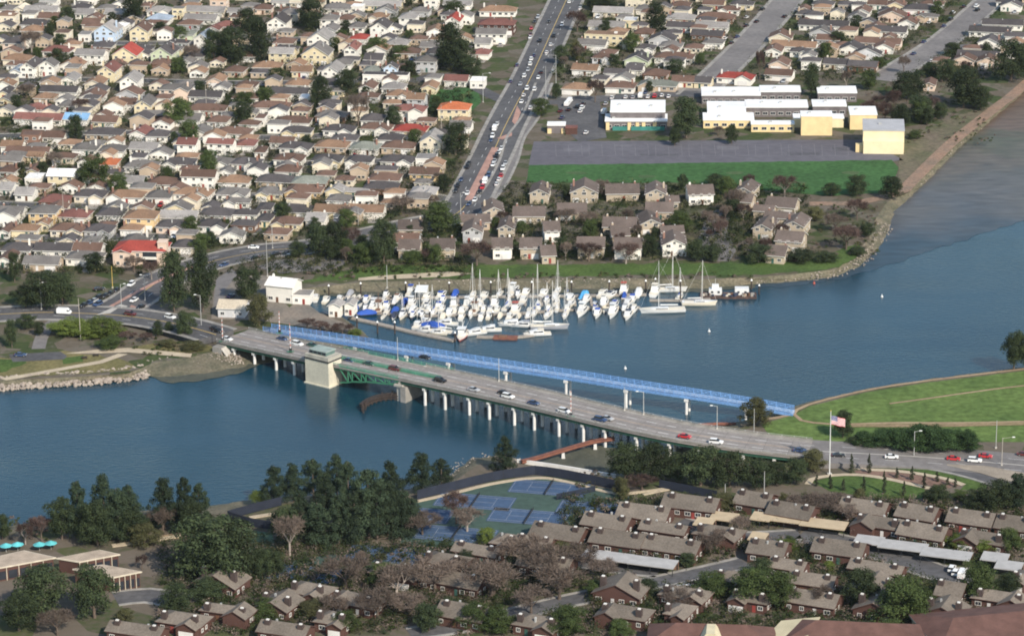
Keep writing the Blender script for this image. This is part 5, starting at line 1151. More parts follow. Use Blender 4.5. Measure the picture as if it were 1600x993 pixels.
shrub_mass('garden_shrubs', [(0, 5, 740, 430), (850, 0, 1560, 130), (780, 290, 1260, 408)], 8200, 'DDMMT', rs, .8, 4.2, label='low garden shrubs between the far houses')
shrub_mass('garden_thicket', [(0, 8, 720, 400), (900, 5, 1560, 120)], 950, 'DDM', rs, 3.0, 6.5, label='tall garden thicket between the far houses')
shrub_mass('condo_shrubs', [(250, 850, 1600, 993), (880, 780, 1600, 860)], 4000, 'DMTBM', rs, .6, 3.8, label='low planting between the townhouses')
shrub_mass('shore_scrub', [(0, 808, 420, 845), (900, 735, 1010, 765), (470, 428, 1180, 436), (1270, 320, 1370, 400), (190, 525, 330, 556), (1420, 205, 1560, 225), (1350, 110, 1540, 200)], 700, 'TMB', rs, .4, 1.8, label='rough scrub along the shore')

# ================================================================== CARS
CARC = {'w': ('white', (.8, .8, .78)), 'k': ('black', (.02, .02, .022)), 'g': ('silver', (.42, .43, .44)), 'b': ('dark blue', (.04, .07, .15)), 'r': ('red', (.5, .035, .04)), 'n': ('dark red', (.12, .03, .03)), 'e': ('dark green', (.03, .09, .07))}
def paint(c): return mat('car_paint_' + CARC[c][0].replace(' ', '_'), CARC[c][1], .3, var=.03, spec=.5)
CGL = mat('car_glass', (.015, .018, .022), .1, spec=.6); TYRE = mat('tyre', (.02, .02, .02), .9); RIM = mat('wheel_rim', (.5, .5, .5), .4, metal=.6); LAMPW = mat('lamp_lens', (.8, .8, .75), .2); LAMPR = mat('tail_lens', (.4, .02, .02), .3)
def loft(mb, secs, mi=0):
    """secs: list of (x, z_low, z_high, half_width_low, half_width_high)"""
    k = len(mb.v)
    for x, zl, zh, wl, wh in secs: mb.v += [(x, -wl, zl), (x, wl, zl), (x, wh, zh), (x, -wh, zh)]
    for i in range(len(secs) - 1):
        for j in range(4):
            a, b = k + 4 * i + j, k + 4 * i + (j + 1) % 4; mb.f.append((a, a + 4, b + 4, b)); mb.m.append(mi)
    mb.f.append((k, k + 1, k + 2, k + 3)); mb.m.append(mi); e = k + 4 * (len(secs) - 1); mb.f.append((e + 3, e + 2, e + 1, e)); mb.m.append(mi)
def car_proto(kind):
    b, g, r = MB(), MB(), MB()
    if kind == 'car':
        loft(b, [(-2.25, .5, .85, .75, .7), (-2.1, .3, .95, .86, .8), (-1.2, .28, .98, .9, .84), (.9, .28, .97, .9, .84), (2.0, .3, .8, .86, .76), (2.28, .45, .65, .72, .68)])
        loft(g, [(-1.75, .95, .97, .76, .74), (-1.15, .95, 1.4, .8, .62), (.2, .95, 1.42, .8, .62), (1.05, .95, .97, .78, .74)]); loft(r, [(-1.12, 1.39, 1.45, .63, .58), (.18, 1.4, 1.47, .63, .58)]); wx = (-1.4, 1.4)
    elif kind == 'suv':
        loft(b, [(-2.3, .5, 1.0, .84, .8), (-2.2, .35, 1.1, .92, .86), (1.0, .35, 1.12, .94, .87), (2.1, .38, 1.0, .9, .82), (2.35, .5, .85, .8, .75)])
        loft(g, [(-2.15, 1.08, 1.1, .84, .82), (-1.95, 1.08, 1.68, .85, .7), (.3, 1.08, 1.7, .85, .7), (1.1, 1.08, 1.12, .84, .8)]); loft(r, [(-1.95, 1.67, 1.76, .72, .66), (.3, 1.68, 1.78, .72, .66)]); wx = (-1.45, 1.45)
    else:
        loft(b, [(-2.9, .45, 2.0, .98, .92), (-2.8, .4, 2.25, 1.0, .9), (1.3, .4, 2.25, 1.0, .9), (2.2, .4, 1.3, .98, .85), (2.7, .5, 1.0, .9, .8)])
        loft(g, [(1.25, 1.35, 2.2, 1.02, .86), (2.12, 1.3, 1.42, 1.0, .86)]); loft(r, [(-2.7, 2.24, 2.33, .88, .84), (1.2, 2.24, 2.33, .88, .84)]); wx = (-1.8, 1.75)
    wh = MB(); wh.tube((0, -.12, 0), (0, .12, 0), .34, n=12); wh.tube((0, -.13, 0), (0, .13, 0), .2, n=8, mi=1)
    lw = MB(); lw.box((0, 0, 0), (.12, .35, .16))
    return dict(body=b.mesh('body', [paint('w')]), glass=g.mesh('windows', [CGL]), top=r.mesh('roof', [paint('w')]), wheel=wh.mesh('wheel', [TYRE, RIM]), hl=lw.mesh('headlight', [LAMPW]), tl=lw.mesh('tail_light', [LAMPR]), wx=wx)
CP = {k: car_proto(k) for k in ('car', 'suv', 'van')}
def car(p, rz, c, place, kind=None, rnd=random.Random(2), group='cars on the streets'):
    kind = kind or ('suv' if rnd.random() < .35 else 'car'); q = CP[kind]; o = empty('parked_van' if kind == 'van' else 'car', p, rz)
    m = paint(c); b = link('body', q['body'], o); override(b, [m]); link('windows', q['glass'], o); t = link('roof', q['top'], o); override(t, [m])
    for x in q['wx']:
        for y in (-.82, .82): link('wheel', q['wheel'], o, (x, y, .34))
    fx = 2.3 if kind != 'van' else 2.68; bx = -2.26 if kind != 'van' else -2.9
    for y in (-.6, .6): link('headlight', q['hl'], o, (fx - .1, y, .62)); link('tail_light', q['tl'], o, (bx + .04, y, .75))
    reg(o, CARC[c][0] + {'car': ' saloon car', 'suv': ' tall hatchback', 'van': ' van'}[kind], place, 'van' if kind == 'van' else 'car', group); return o
def heading(C, p): 
    i = min(range(len(C) - 1), key=lambda k: (C[k] - p).length); d = C[i + 1] - C[i]; return math.atan2(d.y, d.x), C[i].z
def cars(txt, conv, place, C=None, rz=0, dz=.14, flip=0.0, z=LZ, group='cars on the streets'):
    rr = random.Random(9)
    for e in txt.split(';'):
        x, y, c = e.split(); px, py = conv(float(x), float(y)); k = None
        if c.isupper(): k = 'van'; c = c.lower()
        p = G(px, py, z + .5); h = rz
        if C: h, zz = heading(C, p); p = G(px, py, zz + .6); p.z = zz + dz
        else: p.z = z + dz
        car(p, h + (math.pi if rr.random() < flip else 0), c, place, k, rr, group)
rdv = random.Random(8)
for hr, x, y, u in DRV:
    if u < .2:
        q = Matrix.Rotation(hr.rotation_euler.z, 3, 'Z') @ Vector((x, y, .04)); p = hr.location + q; ppx = PX(p); car(p, hr.rotation_euler.z + R(90) * rdv.choice((-1, 1)), rdv.choice('wwgkbrk'), 'on a driveway' + zone(*ppx).replace('in ', ' in ', 1).replace('along', ' along').replace('above', ' above').replace('right', ' right', 1).replace('left of', ' left of').replace('at upper', ' at upper').replace('  ', ' '), None, rdv, 'cars on driveways')
av = lambda x, y: (700 + x / 2.92, y / 2.92)
cars('95 930 b;122 912 w;145 875 k;157 855 r;168 830 W;185 800 b;205 752 w;211 735 g;221 712 k;230 697 w;243 678 w;196 640 b;203 622 w;212 590 W;223 568 w', av, 'queuing on the avenue', AVE)
cars('222 840 w;232 818 w;242 800 r;250 770 w;262 745 g;345 435 w;335 465 w;360 405 w;395 408 w;412 355 w;330 385 g;285 372 b;348 347 w;365 320 g;375 293 w;380 270 w;393 253 b;315 298 b;420 187 k;450 240 w;468 205 w;483 165 k;520 115 w;460 100 k;480 330 g;425 330 k;553 10 w;603 40 w;375 493 w', av, 'driving on the avenue', AVE, flip=.5)
cars('380 130 r;377 158 n;375 172 w;410 80 g;35 870 k;60 820 b;95 745 k;88 762 k;44 848 k;88 882 w;396 100 k', av, 'parked left of the avenue', AVE)
s7 = lambda x, y: (840 + x / 6.154, 120 + y / 6.154)
cars('715 205 w;845 200 w;915 203 g;990 190 W;1060 197 w;1125 190 r;1195 183 w;1260 193 w', s7, 'parked behind the school block', None, R(80), .2)
cars('655 262 g;640 345 W;285 270 W;310 240 W;220 330 n;300 318 k;430 300 w;408 335 w;440 262 k;385 290 k;465 540 w;235 395 b', s7, 'in the school car park', None, R(75), .2)
jl = lambda x, y: (x / 4.515, 380 + y / 4.515)
cars('455 490 W;1200 522 w;920 500 n;1515 605 k', jl, 'at the road junction', OTIS, dz=.22)
cars('590 438 k;628 422 b;660 408 g;692 388 k;742 372 k;778 355 k;822 332 k;925 292 w;690 432 b', jl, 'queuing above the junction', AVE, dz=.22)
cars('945 402 w;990 452 k', jl, 'turning at the junction', AVE, dz=.22); cars('700 325 k', jl, 'parked on the pale lot', None, R(20), .2)
cars('145 790 b', jl, 'in the shore park', None, R(-3), .25)
ft = lambda x, y: (320 + x / 4, 360 + y / 4)
cars('120 215 b;310 172 k;440 148 k;545 155 g', ft, 'on the curving road', AVE); cars('405 45 r;305 108 w;770 147 w', ft, 'parked near the marina road', None, R(-5), .2); cars('165 412 b', ft, 'beside the harbour driveway', None, R(60), .2)
idp = lambda x, y: (x, y)
BCc = BC
cars('340 516 k;355 529 w;441 529 b;465 537 w;488 539 e;546 563 b;577 568 e;617 576 n;688 594 k;664 558 k;740 608 g;787 613 k;794 619 w;834 629 b;882 642 w;938 655 b;949 653 g;1070 681 r;1119 690 w;1250 703 b', idp, 'on the road bridge', BCc, dz=.05, group='cars on the bridge')
cars('1310 711 k;1393 713 w;1490 716 r;1523 719 w;1540 712 r;1600 709 n', idp, 'on the southern approach', SAPP, dz=.12, group='cars on the bridge')
s3 = lambda x, y: (800 + x / 3.82, y / 3.82); s4 = lambda x, y: (1200 + x / 3.82, y / 3.82)
cars('1400 105 w;1460 130 k;1400 155 k;1495 58 k;1270 232 w;1310 258 k;1345 222 b', s3, 'parked above the school', None, R(66), .2)
cars('1050 158 b;960 138 w;870 322 b;1090 118 k;1105 78 w;1170 42 k;975 368 w;1250 62 k;1245 40 w;930 252 b;100 100 k;180 60 w', s4, 'parked on right-hand streets', None, R(62), .2)
s11 = lambda x, y: (800 + x / 3.39, 700 + y / 3.39)
cars('885 740 w;915 738 w;940 735 w;2350 660 w;2385 672 W;2330 640 w', s11, 'parked by the carports', None, R(70), .15)

# ================================================================== BOATS
BW = mat('boat_white', (.72, .72, .7), .4, var=.06, rnd=.12); BC_ = mat('boat_cream', (.7, .64, .52), .4, var=.04); BG = mat('boat_grey', (.33, .34, .37), .4, var=.04); BBL = mat('canvas_blue', (.03, .09, .38), .8, var=.1); BSK = mat('tarp_sky_blue', (.1, .42, .75), .7, var=.1)
BBR = mat('boat_brown', (.2, .11, .07), .7, var=.1); BRD = mat('boat_red', (.42, .1, .07), .6, var=.08); BDK = mat('boat_dark', (.04, .05, .08), .5); BGL = mat('boat_window', (.02, .025, .035), .15, spec=.6); ALU = mat('mast_alloy', (.72, .71, .68), .4, metal=.1)
HULLC = {'w': ('white', BW), 'c': ('cream', BC_), 'g': ('grey', BG), 'n': ('brown', BBR), 'k': ('dark', BDK), 'r': ('red-bottomed', BW)}
def hull(mb, L, B, D, mi=0, md=1):
    """hull along +x, bow at +L/2, waterline at z=0"""
    S = []; n = 9
    for i in range(n + 1):
        t = i / n; x = -L / 2 + L * t; w_ = B / 2 * (min(1, .82 + t * .6) if t < .45 else max(.02, 1 - ((t - .45) / .55) ** 2.1)); sh = D * (1 + .28 * t * t)
        S.append([(x + (.05 * L * t if t > .8 else 0), w_, sh), (x, w_ * .88, sh * .35), (x * .97, w_ * .5, -.35), (x * .97, -w_ * .5, -.35), (x, -w_ * .88, sh * .35), (x + (.05 * L * t if t > .8 else 0), -w_, sh)])
    k = len(mb.v)
    for s in S: mb.v += s
    for i in range(n):
        for j in range(5):
            a = k + 6 * i + j; mb.f.append((a, a + 1, a + 7, a + 6)); mb.m.append(mi)
        mb.f.append((k + 6 * i + 5, k + 6 * i, k + 6 * i + 6, k + 6 * i + 11)); mb.m.append(md)
    mb.f.append(tuple(k + j for j in range(5, -1, -1))); mb.m.append(mi)
def boat(px, py, T, L, hc, cover, rz, place, mast=None):
    p = G(px, py, .4); p.z = 0.0; nm, hm = HULLC[hc]; L *= 1.0; B = max(1.6, L * (.34 if T in 'mMt' else .29)); D = .95 if T in 'mMt' else .8
    o = empty({'s': 'sailboat', 'm': 'motorboat', 'M': 'motor_yacht', 'k': 'skiff', 't': 'fishing_boat', 'c': 'covered_boat'}[T], p, rz); look = {'s': 'sailboat', 'm': 'motorboat', 'M': 'motor yacht', 'k': 'open skiff', 't': 'fishing boat', 'c': 'tarpaulin-covered boat'}[T]
    if T == 'k': D = .55
    if T in 'M': D = 1.3
    if T == 's' and L > 12: D = 1.5; B = L * .28
    mb = MB(); hull(mb, L, B, D); hl = mb.build('hull', [hm, BC_ if hc != 'c' else BW], o); CV = {'b': BBL, 's': BSK, 'w': BW, 'n': BBR, 'k': BDK, 'g': BG, 'r': BRD, 'c': BC_}.get(cover, BW)
    if hc == 'r': mb = MB(); hull(mb, L * 1.01, B * 1.03, D * .45); mb.build('boot_stripe', BRD, hl)
    def cab(name, x0, x1, z0, z1, w0, w1, m, wnd=True, par=None):
        mb = MB(); loft(mb, [(x0, z0, z1 - .05, w0, w1), ((x0 + x1) / 2, z0, z1, w0, w1), (x1, z0, z0 + (z1 - z0) * .55, w0 * .8, w1 * .75)]); q = mb.build(name, m, par or o)
        if wnd: mb = MB(); loft(mb, [(x0 + .25, z0 + (z1 - z0) * .42, z0 + (z1 - z0) * .8, w0 * 1.0, w1 * 1.05), ((x0 + x1) / 2 + (x1 - x0) * .22, z0 + (z1 - z0) * .42, z0 + (z1 - z0) * .74, w0 * .98, w1 * 1.03)]); mb.build('window_band', BGL, q)
        return q
    if T == 's':
        cab('coach_roof', -L * .12, L * .28, D * .95, D + .55, B * .3, B * .26, BW); mb = MB(); loft(mb, [(-L * .42, D * .9, D + .12, B * .25, B * .25), (-L * .14, D * .9, D + .12, B * .28, B * .28)]); mb.build('cockpit', BC_, o)
        mh = mast or L * 1.25; mb = MB(); mb.tube((L * .1, 0, D), (L * .1, 0, D + mh), .13, .09, 6); mb.build('mast', ALU, o)
        mb = MB(); mb.tube((L * .08, 0, D + 1.3), (-L * .34, 0, D + 1.25), .09, .08, 6); bm = mb.build('boom', ALU, o)
        mb = MB(); mb.tube((L * .06, 0, D + 1.5), (-L * .33, 0, D + 1.4), .22, .13, 6); mb.build('sail_cover', CV, bm)
        mb = MB()
        for q in ((L * .52, 0), (-L * .48, 0), (L * .06, B * .45), (L * .06, -B * .45)): mb.tube((L * .1, 0, D + mh * .97), (q[0], q[1], D), .03, n=3, cap=False)
        mb.bar((L * .1, -B * .3, D + mh * .55), (L * .1, B * .3, D + mh * .55), .06, .06); mb.build('rigging', ALU, o)
    elif T in 'mM':
        cab('cabin', -L * .22, L * .3, D * .92, D + 1.35, B * .42, B * .34, BW)
        mb = MB(); loft(mb, [(-L * .47, D * .6, D + .08, B * .36, B * .36), (-L * .24, D * .6, D + .08, B * .38, B * .38)]); mb.build('cockpit', BC_, o)
        if T == 'M': cab('flybridge', -L * .2, L * .06, D + 1.3, D + 2.25, B * .36, B * .3, BW); mb = MB(); mb.box((-L * .08, 0, D + 3.0), (L * .24, B * .66, .1)); 
        else: mb = MB(); mb.box((-L * .12, 0, D + 1.42), (L * .22, B * .62, .16))
        mb.build('canopy', CV, o)
        mb = MB(); zt = D + (3.0 if T == 'M' else 1.4)
        for sx in (-L * .18, 0):
            for sy in (-B * .3, B * .3): mb.tube((sx, sy, D + .4), (sx, sy, zt), .04, n=4)
        mb.tube((-L * .1, 0, zt), (-L * .12, 0, zt + 1.6), .03, n=4); mb.build('canopy_frame', ALU, o)
        for s in (-1, 1):
            mb = MB(); pr = [Vector((L * (.1 + .09 * i), s * B * .5 * (1 - (i / 4.6) ** 2), D * 1.2 + .55)) for i in range(5)]
            for a, b in zip(pr, pr[1:]): mb.bar(a, b, .05, .05); mb.bar(a, a - Vector((0, 0, .6)), .04, .04)
            mb.build('bow_rail', ALU, o)
    elif T == 't':
        cab('wheelhouse', -L * .05, L * .22, D, D + 2.6, B * .36, B * .34, BW); mb = MB(); mb.box((L * .05, 0, D + 2.62), (L * .3, B * .82, .15)); mb.build('wheelhouse_roof', CV, o)
        mb = MB(); mb.tube((-L * .1, 0, D), (-L * .1, 0, D + 6.5), .14, .1, 6); mb.build('mast', ALU if hc != 'n' else BBR, o)
        mb = MB()
        for s in (-1, 1): mb.tube((-L * .1, s * .4, D + .5), (-L * .16, s * B * .75, D + 6.2), .07, .04, 5)
        mb.tube((-L * .1, 0, D + 2.4), (-L * .42, 0, D + 3.6), .08, n=5); mb.build('outriggers', ALU, o); mb = MB(); mb.box((-L * .3, 0, D), (L * .18, B * .5, .6)); mb.build('hatch', BBR, o)
    elif T == 'c':
        mb = MB(); S = []
        for t, hh in ((-.46, .5), (-.3, 1.1), (0, 1.7), (.25, 1.3), (.47, .5)): S.append([(t * L, B * .52 * s * (1 if abs(t) < .35 else .6), D * .8) for s in (-1, 1)] + [(t * L, B * .2, D + hh), (t * L, -B * .2, D + hh)])
        k = 0; mb.v = [tuple(q) for s in S for q in s]
        for i in range(4):
            for j in range(4): a, b = 4 * i + j, 4 * i + (j + 1) % 4; mb.f.append((a, a + 4, b + 4, b)); mb.m.append(0)
        mb.f.append((3, 2, 1, 0)); mb.m.append(0); mb.f.append((16, 17, 18, 19)); mb.m.append(0); mb.build('tarpaulin', CV, o)
    else:
        for x in (-.2, .12): mb = MB(); mb.box((x * L, 0, D * .7), (.35, B * .7, .08)); mb.build('thwart', BC_, o)
        mb = MB(); mb.box((-L / 2 - .12, 0, .2), (.35, .4, .8)); mb.build('outboard_motor', BDK, o)
    cn = {'b': ' and blue canvas', 's': ' and sky-blue cover', 'n': ' and brown roof', 'k': ' and dark roof', 'g': ' and grey canopy', 'r': ' and red trim', 'c': ' and cream canopy'}.get(cover, '')
    reg(o, nm + '-hulled ' + look + cn.replace(' and', ' with'), place, 'boat', 'boats in the marina')
BOATS = """494 467 m 7 w w 95;510 470 m 7 c c 88;531 469 m 7 w w 92;547 460 c 6 g g 80;544 464 k 4 w w 85;553 463 k 4 w w 95;561 463 k 4 w w 90;569 464 k 4 w w 85;577 464 k 4 w w 95;562 477 k 5 w w 80;571 477 k 4.5 w w 100;583 482 M 9 w w 262;592 483 t 10 n n 95;604 478 m 8 w b 88;605 487 m 6 w w 85;617 487 c 7 k b 85;621 466 m 8 w n 92;573 491 c 8 k b 10
643 459 M 9 w b 90;644 477 M 9 w w 88;645 487 m 8 w w 265;667 464 m 8 w w 90;667 474 m 8 w w 90;667 480 m 7 w k 92;690 462 m 9 w b 88;711 460 c 8 w b 92;657 488 s 10 w w 268;670 484 m 6 w w 85;677 489 s 9 w b 272;687 478 m 9 w b 92;691 484 m 6 w w 85;709 479 M 9 w w 95;702 491 m 9 w w 270;710 485 m 8 w c 92;722 487 m 8 w w 95;731 478 M 9 w w 88
742 485 t 9 w n 92;750 478 s 10 w w 88;756 484 m 6 w w 88;738 462 s 10 w c 92;757 463 m 8 w c 90;780 460 s 8 w w 270;803 456 M 10 w w 85;822 458 m 8 w w 85;773 477 M 9 c c 92;777 485 m 6 w w 88;793 479 s 10 w b 90;806 486 M 11 w r 90;818 470 m 8 w w 88;834 490 s 9 w b 272;840 477 s 9 w w 90;653 509 m 8 w w 80;665 504 m 7 w w 70;677 510 c 10 w b 160;697 506 m 9 w w 168;690 518 s 12 w w 165 ;665 517 m 7 w w 165
684 521 m 7 c c 165;722 524 t 12 r w 268;742 521 m 9 w w 200;765 516 m 9 w w 185;800 507 m 10 w w 178;818 509 m 10 w g 175;833 509 s 10 w w 180;840 522 m 10 w c 190;856 492 s 10 w b 270;868 467 m 8 w w 270;850 459 m 8 w w 85;883 493 s 8 w b 272;891 468 m 8 w w 270;892 476 m 7 c c 268;909 488 M 11 w w 268;912 463 c 11 k s 92;916 469 m 8 w w 268;942 460 m 9 c c 85;943 476 M 10 c c 270
933 491 m 9 w b 270;957 490 M 11 w w 272;955 462 m 9 c k 75;961 476 m 8 k b 88;981 493 m 10 w k 270;981 474 m 9 w g 268;988 469 m 9 w b 270;975 455 M 10 w r 88;997 458 c 11 w w 92;1024 457 M 11 w c 88;858 512 s 14 g w 4;836 510 s 9 w w 175;871 455 s 9 w w 88;1036 486 s 17 w w 186;1046 454 s 13 w w 0;1062 464 s 9 k b 90;1092 475 s 13 c w 2"""
rb = random.Random(12); taken = [(float(e.split()[0]), float(e.split()[1])) for e in BOATS.replace('\n', ';').split(';')]
for yy in (472, 484, 495, 462):
    for xx in range(556 if yy < 490 else 600, 1000 if yy < 490 else 860, 15):
        x, y = xx + rb.uniform(-2, 2), yy + rb.uniform(-1.5, 1.5) + (8 if yy == 495 else 0) * 0
        if all(abs(x - a) > 10 or abs(y - b) > 5.5 for a, b in taken):
            taken.append((x, y)); BOATS += ';%.1f %.1f %s %.1f %s %s %d' % (x, y, rb.choice('mmmskc'), rb.uniform(5, 7.5), rb.choice('wwwwcgk'), rb.choice('wwbbgck'), rb.choice((90, 270)))
for e in BOATS.replace('\n', ';').split(';'):
    x, y, T, L, hc, cv, rz = e.split(); x, y = float(x), float(y)
    if x > 1010 or (T == 'c' and cv == 's'): pl = 'at the outer right berths'
    elif x < 600: pl = 'at the left boatyard berths'
    elif y > 500: pl = 'in the nearest marina row'
    elif y > 475: pl = 'in the middle marina row'
    else: pl = 'in the rear marina row'
    boat(x, y, T, float(L), hc, cv, R(float(rz) + (random.uniform(-16, -6) if 60 < float(rz) % 180 < 120 else random.uniform(-4, 4))), pl, mast={1036: 19, 1092: 16.5, 657: 12, 750: 14, 793: 14.5, 840: 16, 834: 14, 856: 13, 871: 12}.get(int(x)))
# barge with deckhouses at the marina's right end
p = G(1138, 462, .3); BG0 = empty('work_barge', (p.x, p.y, 0), R(-3)); reg(BG0, 'long rusty barge with two white deckhouses', 'at the right end of the marina', 'barge')
mb = MB(); mb.box((0, 0, -.4), (22, 6, 1.3), taper=(.98, .98)); mb.build('hull', mat('barge_hull', (.12, .07, .055), .9, scale=.7, col2=(.05, .04, .038), fine=.3), BG0)
for k in range(26):
    mb = MB(); mb.box((random.uniform(-10, 10), random.uniform(-2.6, -.9), .9), (random.uniform(.4, 1.6), random.uniform(.4, 1), random.uniform(.3, 1.3)), random.uniform(0, 3)); mb.build('deck_gear', random.choice((RUST, BDK, CONC_D, BBR, BC_)), BG0)
for x, w_, h in ((-5, 5, 2.2), (5.2, 5.4, 2.6)):
    mb = MB(); mb.box((x, .6, .9), (w_, 3.2, h)); dh = mb.build('deckhouse', BW, BG0)
    for k in (-1, 1): mb = MB(); mb.box((x + k * w_ * .25, -1.03, 1.7), (.9, .08, .8)); mb.build('window', BGL, dh)
mb = MB(); mb.box((-5, .6, 3.1), (2.6, 2, 1.6)); mb.build('wheelhouse', BW, BG0); mb = MB(); mb.tube((-5, .6, 4.7), (-5, .6, 7), .06, n=5); mb.build('mast', ALU, BG0)
for x in (-9, -1, 1.5, 9.3): mb = MB(); mb.box((x, -.8, .9), (1.2, 1.2, .8)); mb.build('deck_gear', BBR if x < 5 else CONC_D, BG0)
p = G(790, 527, .3); BG1 = empty('dock_barge', (p.x, p.y, 0), R(-8)); reg(BG1, 'low red-brown work float', 'in front of the nearest boats', 'barge')
mb = MB(); mb.box((0, 0, -.3), (9, 4, .9)); mb.build('hull', RUST, BG1); mb = MB(); mb.box((-1, 0, .6), (3, 2, .5)); mb.build('deck_box', BBR, BG1)
# covered berth: white roof on posts
p = G(658, 452, 4.5); cbt = empty('covered_berth', (p.x, p.y, 0), R(-4)); reg(cbt, 'white flat-roofed covered boat berth', 'in the rear marina row', 'boathouse')
mb = MB(); mb.box((0, 2, 3.9), (4.6, 8, .5)); mb.box((0, 5.9, .6), (4.4, .2, 3.3)); mb.build('roof', BW, cbt)
for x in (-2.1, 2.1):
    for y in (-1.6, 5.6): mb = MB(); mb.tube((x, y, -1), (x, y, 3.9), .12, n=6); mb.build('post', ALU, cbt)
# floating docks and piles
def dock(pts, wd, look, place):
    C = spline([G(x, y, 0) for x, y in pts], 4); c = C[0]; o = empty('floating_dock', (c.x, c.y, 0)); iv = Matrix.Translation(-o.location); Nn = normals(C)
    for k in range(0, len(C) - 1):
        a, b = C[k], C[k + 1]; d = (b - a).normalized() * .05; mb = MB(); mb.slab([a + d - Nn[k] * wd / 2 + Z(.55), a + d + Nn[k] * wd / 2 + Z(.55), b - d + Nn[k + 1] * wd / 2 + Z(.55), b - d - Nn[k + 1] * wd / 2 + Z(.55)], .7, 0, 0); q = mb.build('dock_section', DOCKM, o); q.matrix_parent_inverse = iv
    reg(o, look, place, 'dock', 'marina docks')
dock([(546, 497), (600, 509), (650, 521), (710, 533)], 2.4, 'long pale boundary dock', 'along the near edge of the marina')
dock([(535, 466), (600, 467), (700, 465), (800, 464), (900, 463), (1010, 461)], 2.0, 'long rear dock walkway', 'behind the rear boats')
dock([(590, 490), (650, 494), (720, 493), (800, 491), (900, 484), (1000, 481)], 1.8, 'long middle dock walkway', 'between the boat rows')
dock([(745, 527), (800, 528), (850, 522)], 2.0, 'short wooden dock', 'in front of the nearest boats')
for x in list(range(610, 1000, 26)):
    dock([(x, 463), (x + 3, 478)], 1.0, 'narrow finger dock', 'between the boats')
dock([(1015, 470), (1080, 470), (1110, 468)], 1.6, 'outer dock walkway', 'behind the large sailboats')
for x, y, h in ((514, 462, 4), (564, 460, 4.4), (634, 459, 4.4), (702, 459, 4.4), (767, 458, 4.4), (831, 457, 4.2), (893, 456, 4), (952, 456, 4.2), (1009, 456, 4.4), (1063, 470, 8), (1174, 452, 3.6), (1186, 460, 3.6), (1024, 450, 3.6), (558, 512, 4), (590, 521, 4.4), (617, 521, 4.4), (711, 534, 3.5), (672, 500, 3.6), (770, 500, 3.2)):
    p = G(x, y, 0); o = empty('mooring_pile', (p.x, p.y, 0)); reg(o, 'dark mooring pile with white cap', 'along the marina docks', 'pile', 'mooring piles')
    mb = MB(); mb.tube((0, 0, -1.5), (0, 0, h), .3, .26, 8); mb.build('shaft', TIMBER, o); mb = MB(); mb.tube((0, 0, h), (0, 0, h + .7), .45, .08, 8); mb.build('cap', CAPM, o)
# channel marks and buoys
for look, x, y, m in (('red channel marker buoy', 1272, 443, BRD), ('small white buoy', 1378, 464, BW), ('small white buoy', 1108, 518, BW), ('white marker buoy behind the cycle bridge', 977, 576, BW)):
    p = G(x, y, 0); o = empty('buoy', (p.x, p.y, 0)); reg(o, look, 'on the open water' if 'cycle' not in look else '', 'buoy')
    mb = MB(); mb.tube((0, 0, -.4), (0, 0, .3), .5, .5, 10); mb.tube((0, 0, .3), (0, 0, .7), .5, .2, 10); mb.build('float', m, o); mb = MB(); mb.tube((0, 0, .7), (0, 0, 1.2), .12, n=6); mb.build('top_mark', m, o)

# ================================================================== TENNIS COURTS
TZ = LZ + .06
CG = mat('court_green', (0.055, 0.095, 0.075), .9, scale=.05, col2=(0.045, 0.075, 0.062), fine=.15); CBLU = mat('court_blue', (0.058, 0.1, 0.175), .9, scale=.08, col2=(0.044, 0.08, 0.145), fine=.12)
sheet('court_surround', [(648, 783), (700, 770), (770, 752), (836, 743), (870, 746), (960, 766), (985, 776), (960, 800), (900, 822), (800, 840), (720, 850), (660, 858), (620, 850), (636, 815)], TZ, CG)
sheet('court_surround', [(440, 878), (540, 862), (620, 850), (690, 852), (680, 872), (560, 892), (450, 902)], TZ + .02, CG)
sheet('lawn', [(383, 826), (425, 832), (432, 860), (400, 872), (380, 850)], TZ, mat('putting_green', (0.11, 0.17, 0.1), .95, fine=.15))
zt = lambda x, y: (640 + x / 4.444, 700 + y / 4.444); zl = lambda x, y: (330 + x / 4.324, 740 + y / 4.324)
NETM = mat('tennis_net', (.03, .035, .04), .9)
for px, py in ((858, 762), (742, 783), (932, 795), (826, 807), (712, 834), (645, 803), (604, 866), (468, 895)):
    p = G(px, py, TZ + .06); rz = R(-14); o = empty('tennis_court', p, rz); reg(o, 'blue tennis court with white lines', 'in the fenced court area', 'tennis court', 'blue tennis courts')
    mb = MB(); mb.slab([(-12.4, -5.9, .03), (12.4, -5.9, .03), (12.4, 5.9, .03), (-12.4, 5.9, .03)], .02); mb.build('playing_surface', CBLU, o)
    mb = MB()
    for x0, y0, x1, y1 in ((-11.9, -5.5, 11.9, -5.5), (-11.9, 5.5, 11.9, 5.5), (-11.9, -5.5, -11.9, 5.5), (11.9, -5.5, 11.9, 5.5), (-11.9, -4.1, 11.9, -4.1), (-11.9, 4.1, 11.9, 4.1), (-6.4, -4.1, -6.4, 4.1), (6.4, -4.1, 6.4, 4.1), (-6.4, 0, 6.4, 0)): mb.bar((x0, y0, .04), (x1, y1, .04), .06, .02)
    mb.build('court_lines', mat('court_line_paint', (.4, .42, .45), .8), o)
    mb = MB(); mb.bar((0, -6.2, .5), (0, 6.2, .5), .04, .9); mb.build('net', NETM, o)
    for y in (-6.3, 6.3): mb = MB(); mb.tube((0, y, 0), (0, y, 1.1), .06, n=6); mb.build('net_post', DARKST, o)
SCRN = mat('windscreen', (0.022, 0.028, 0.045), .85, scale=.3, var=.1)
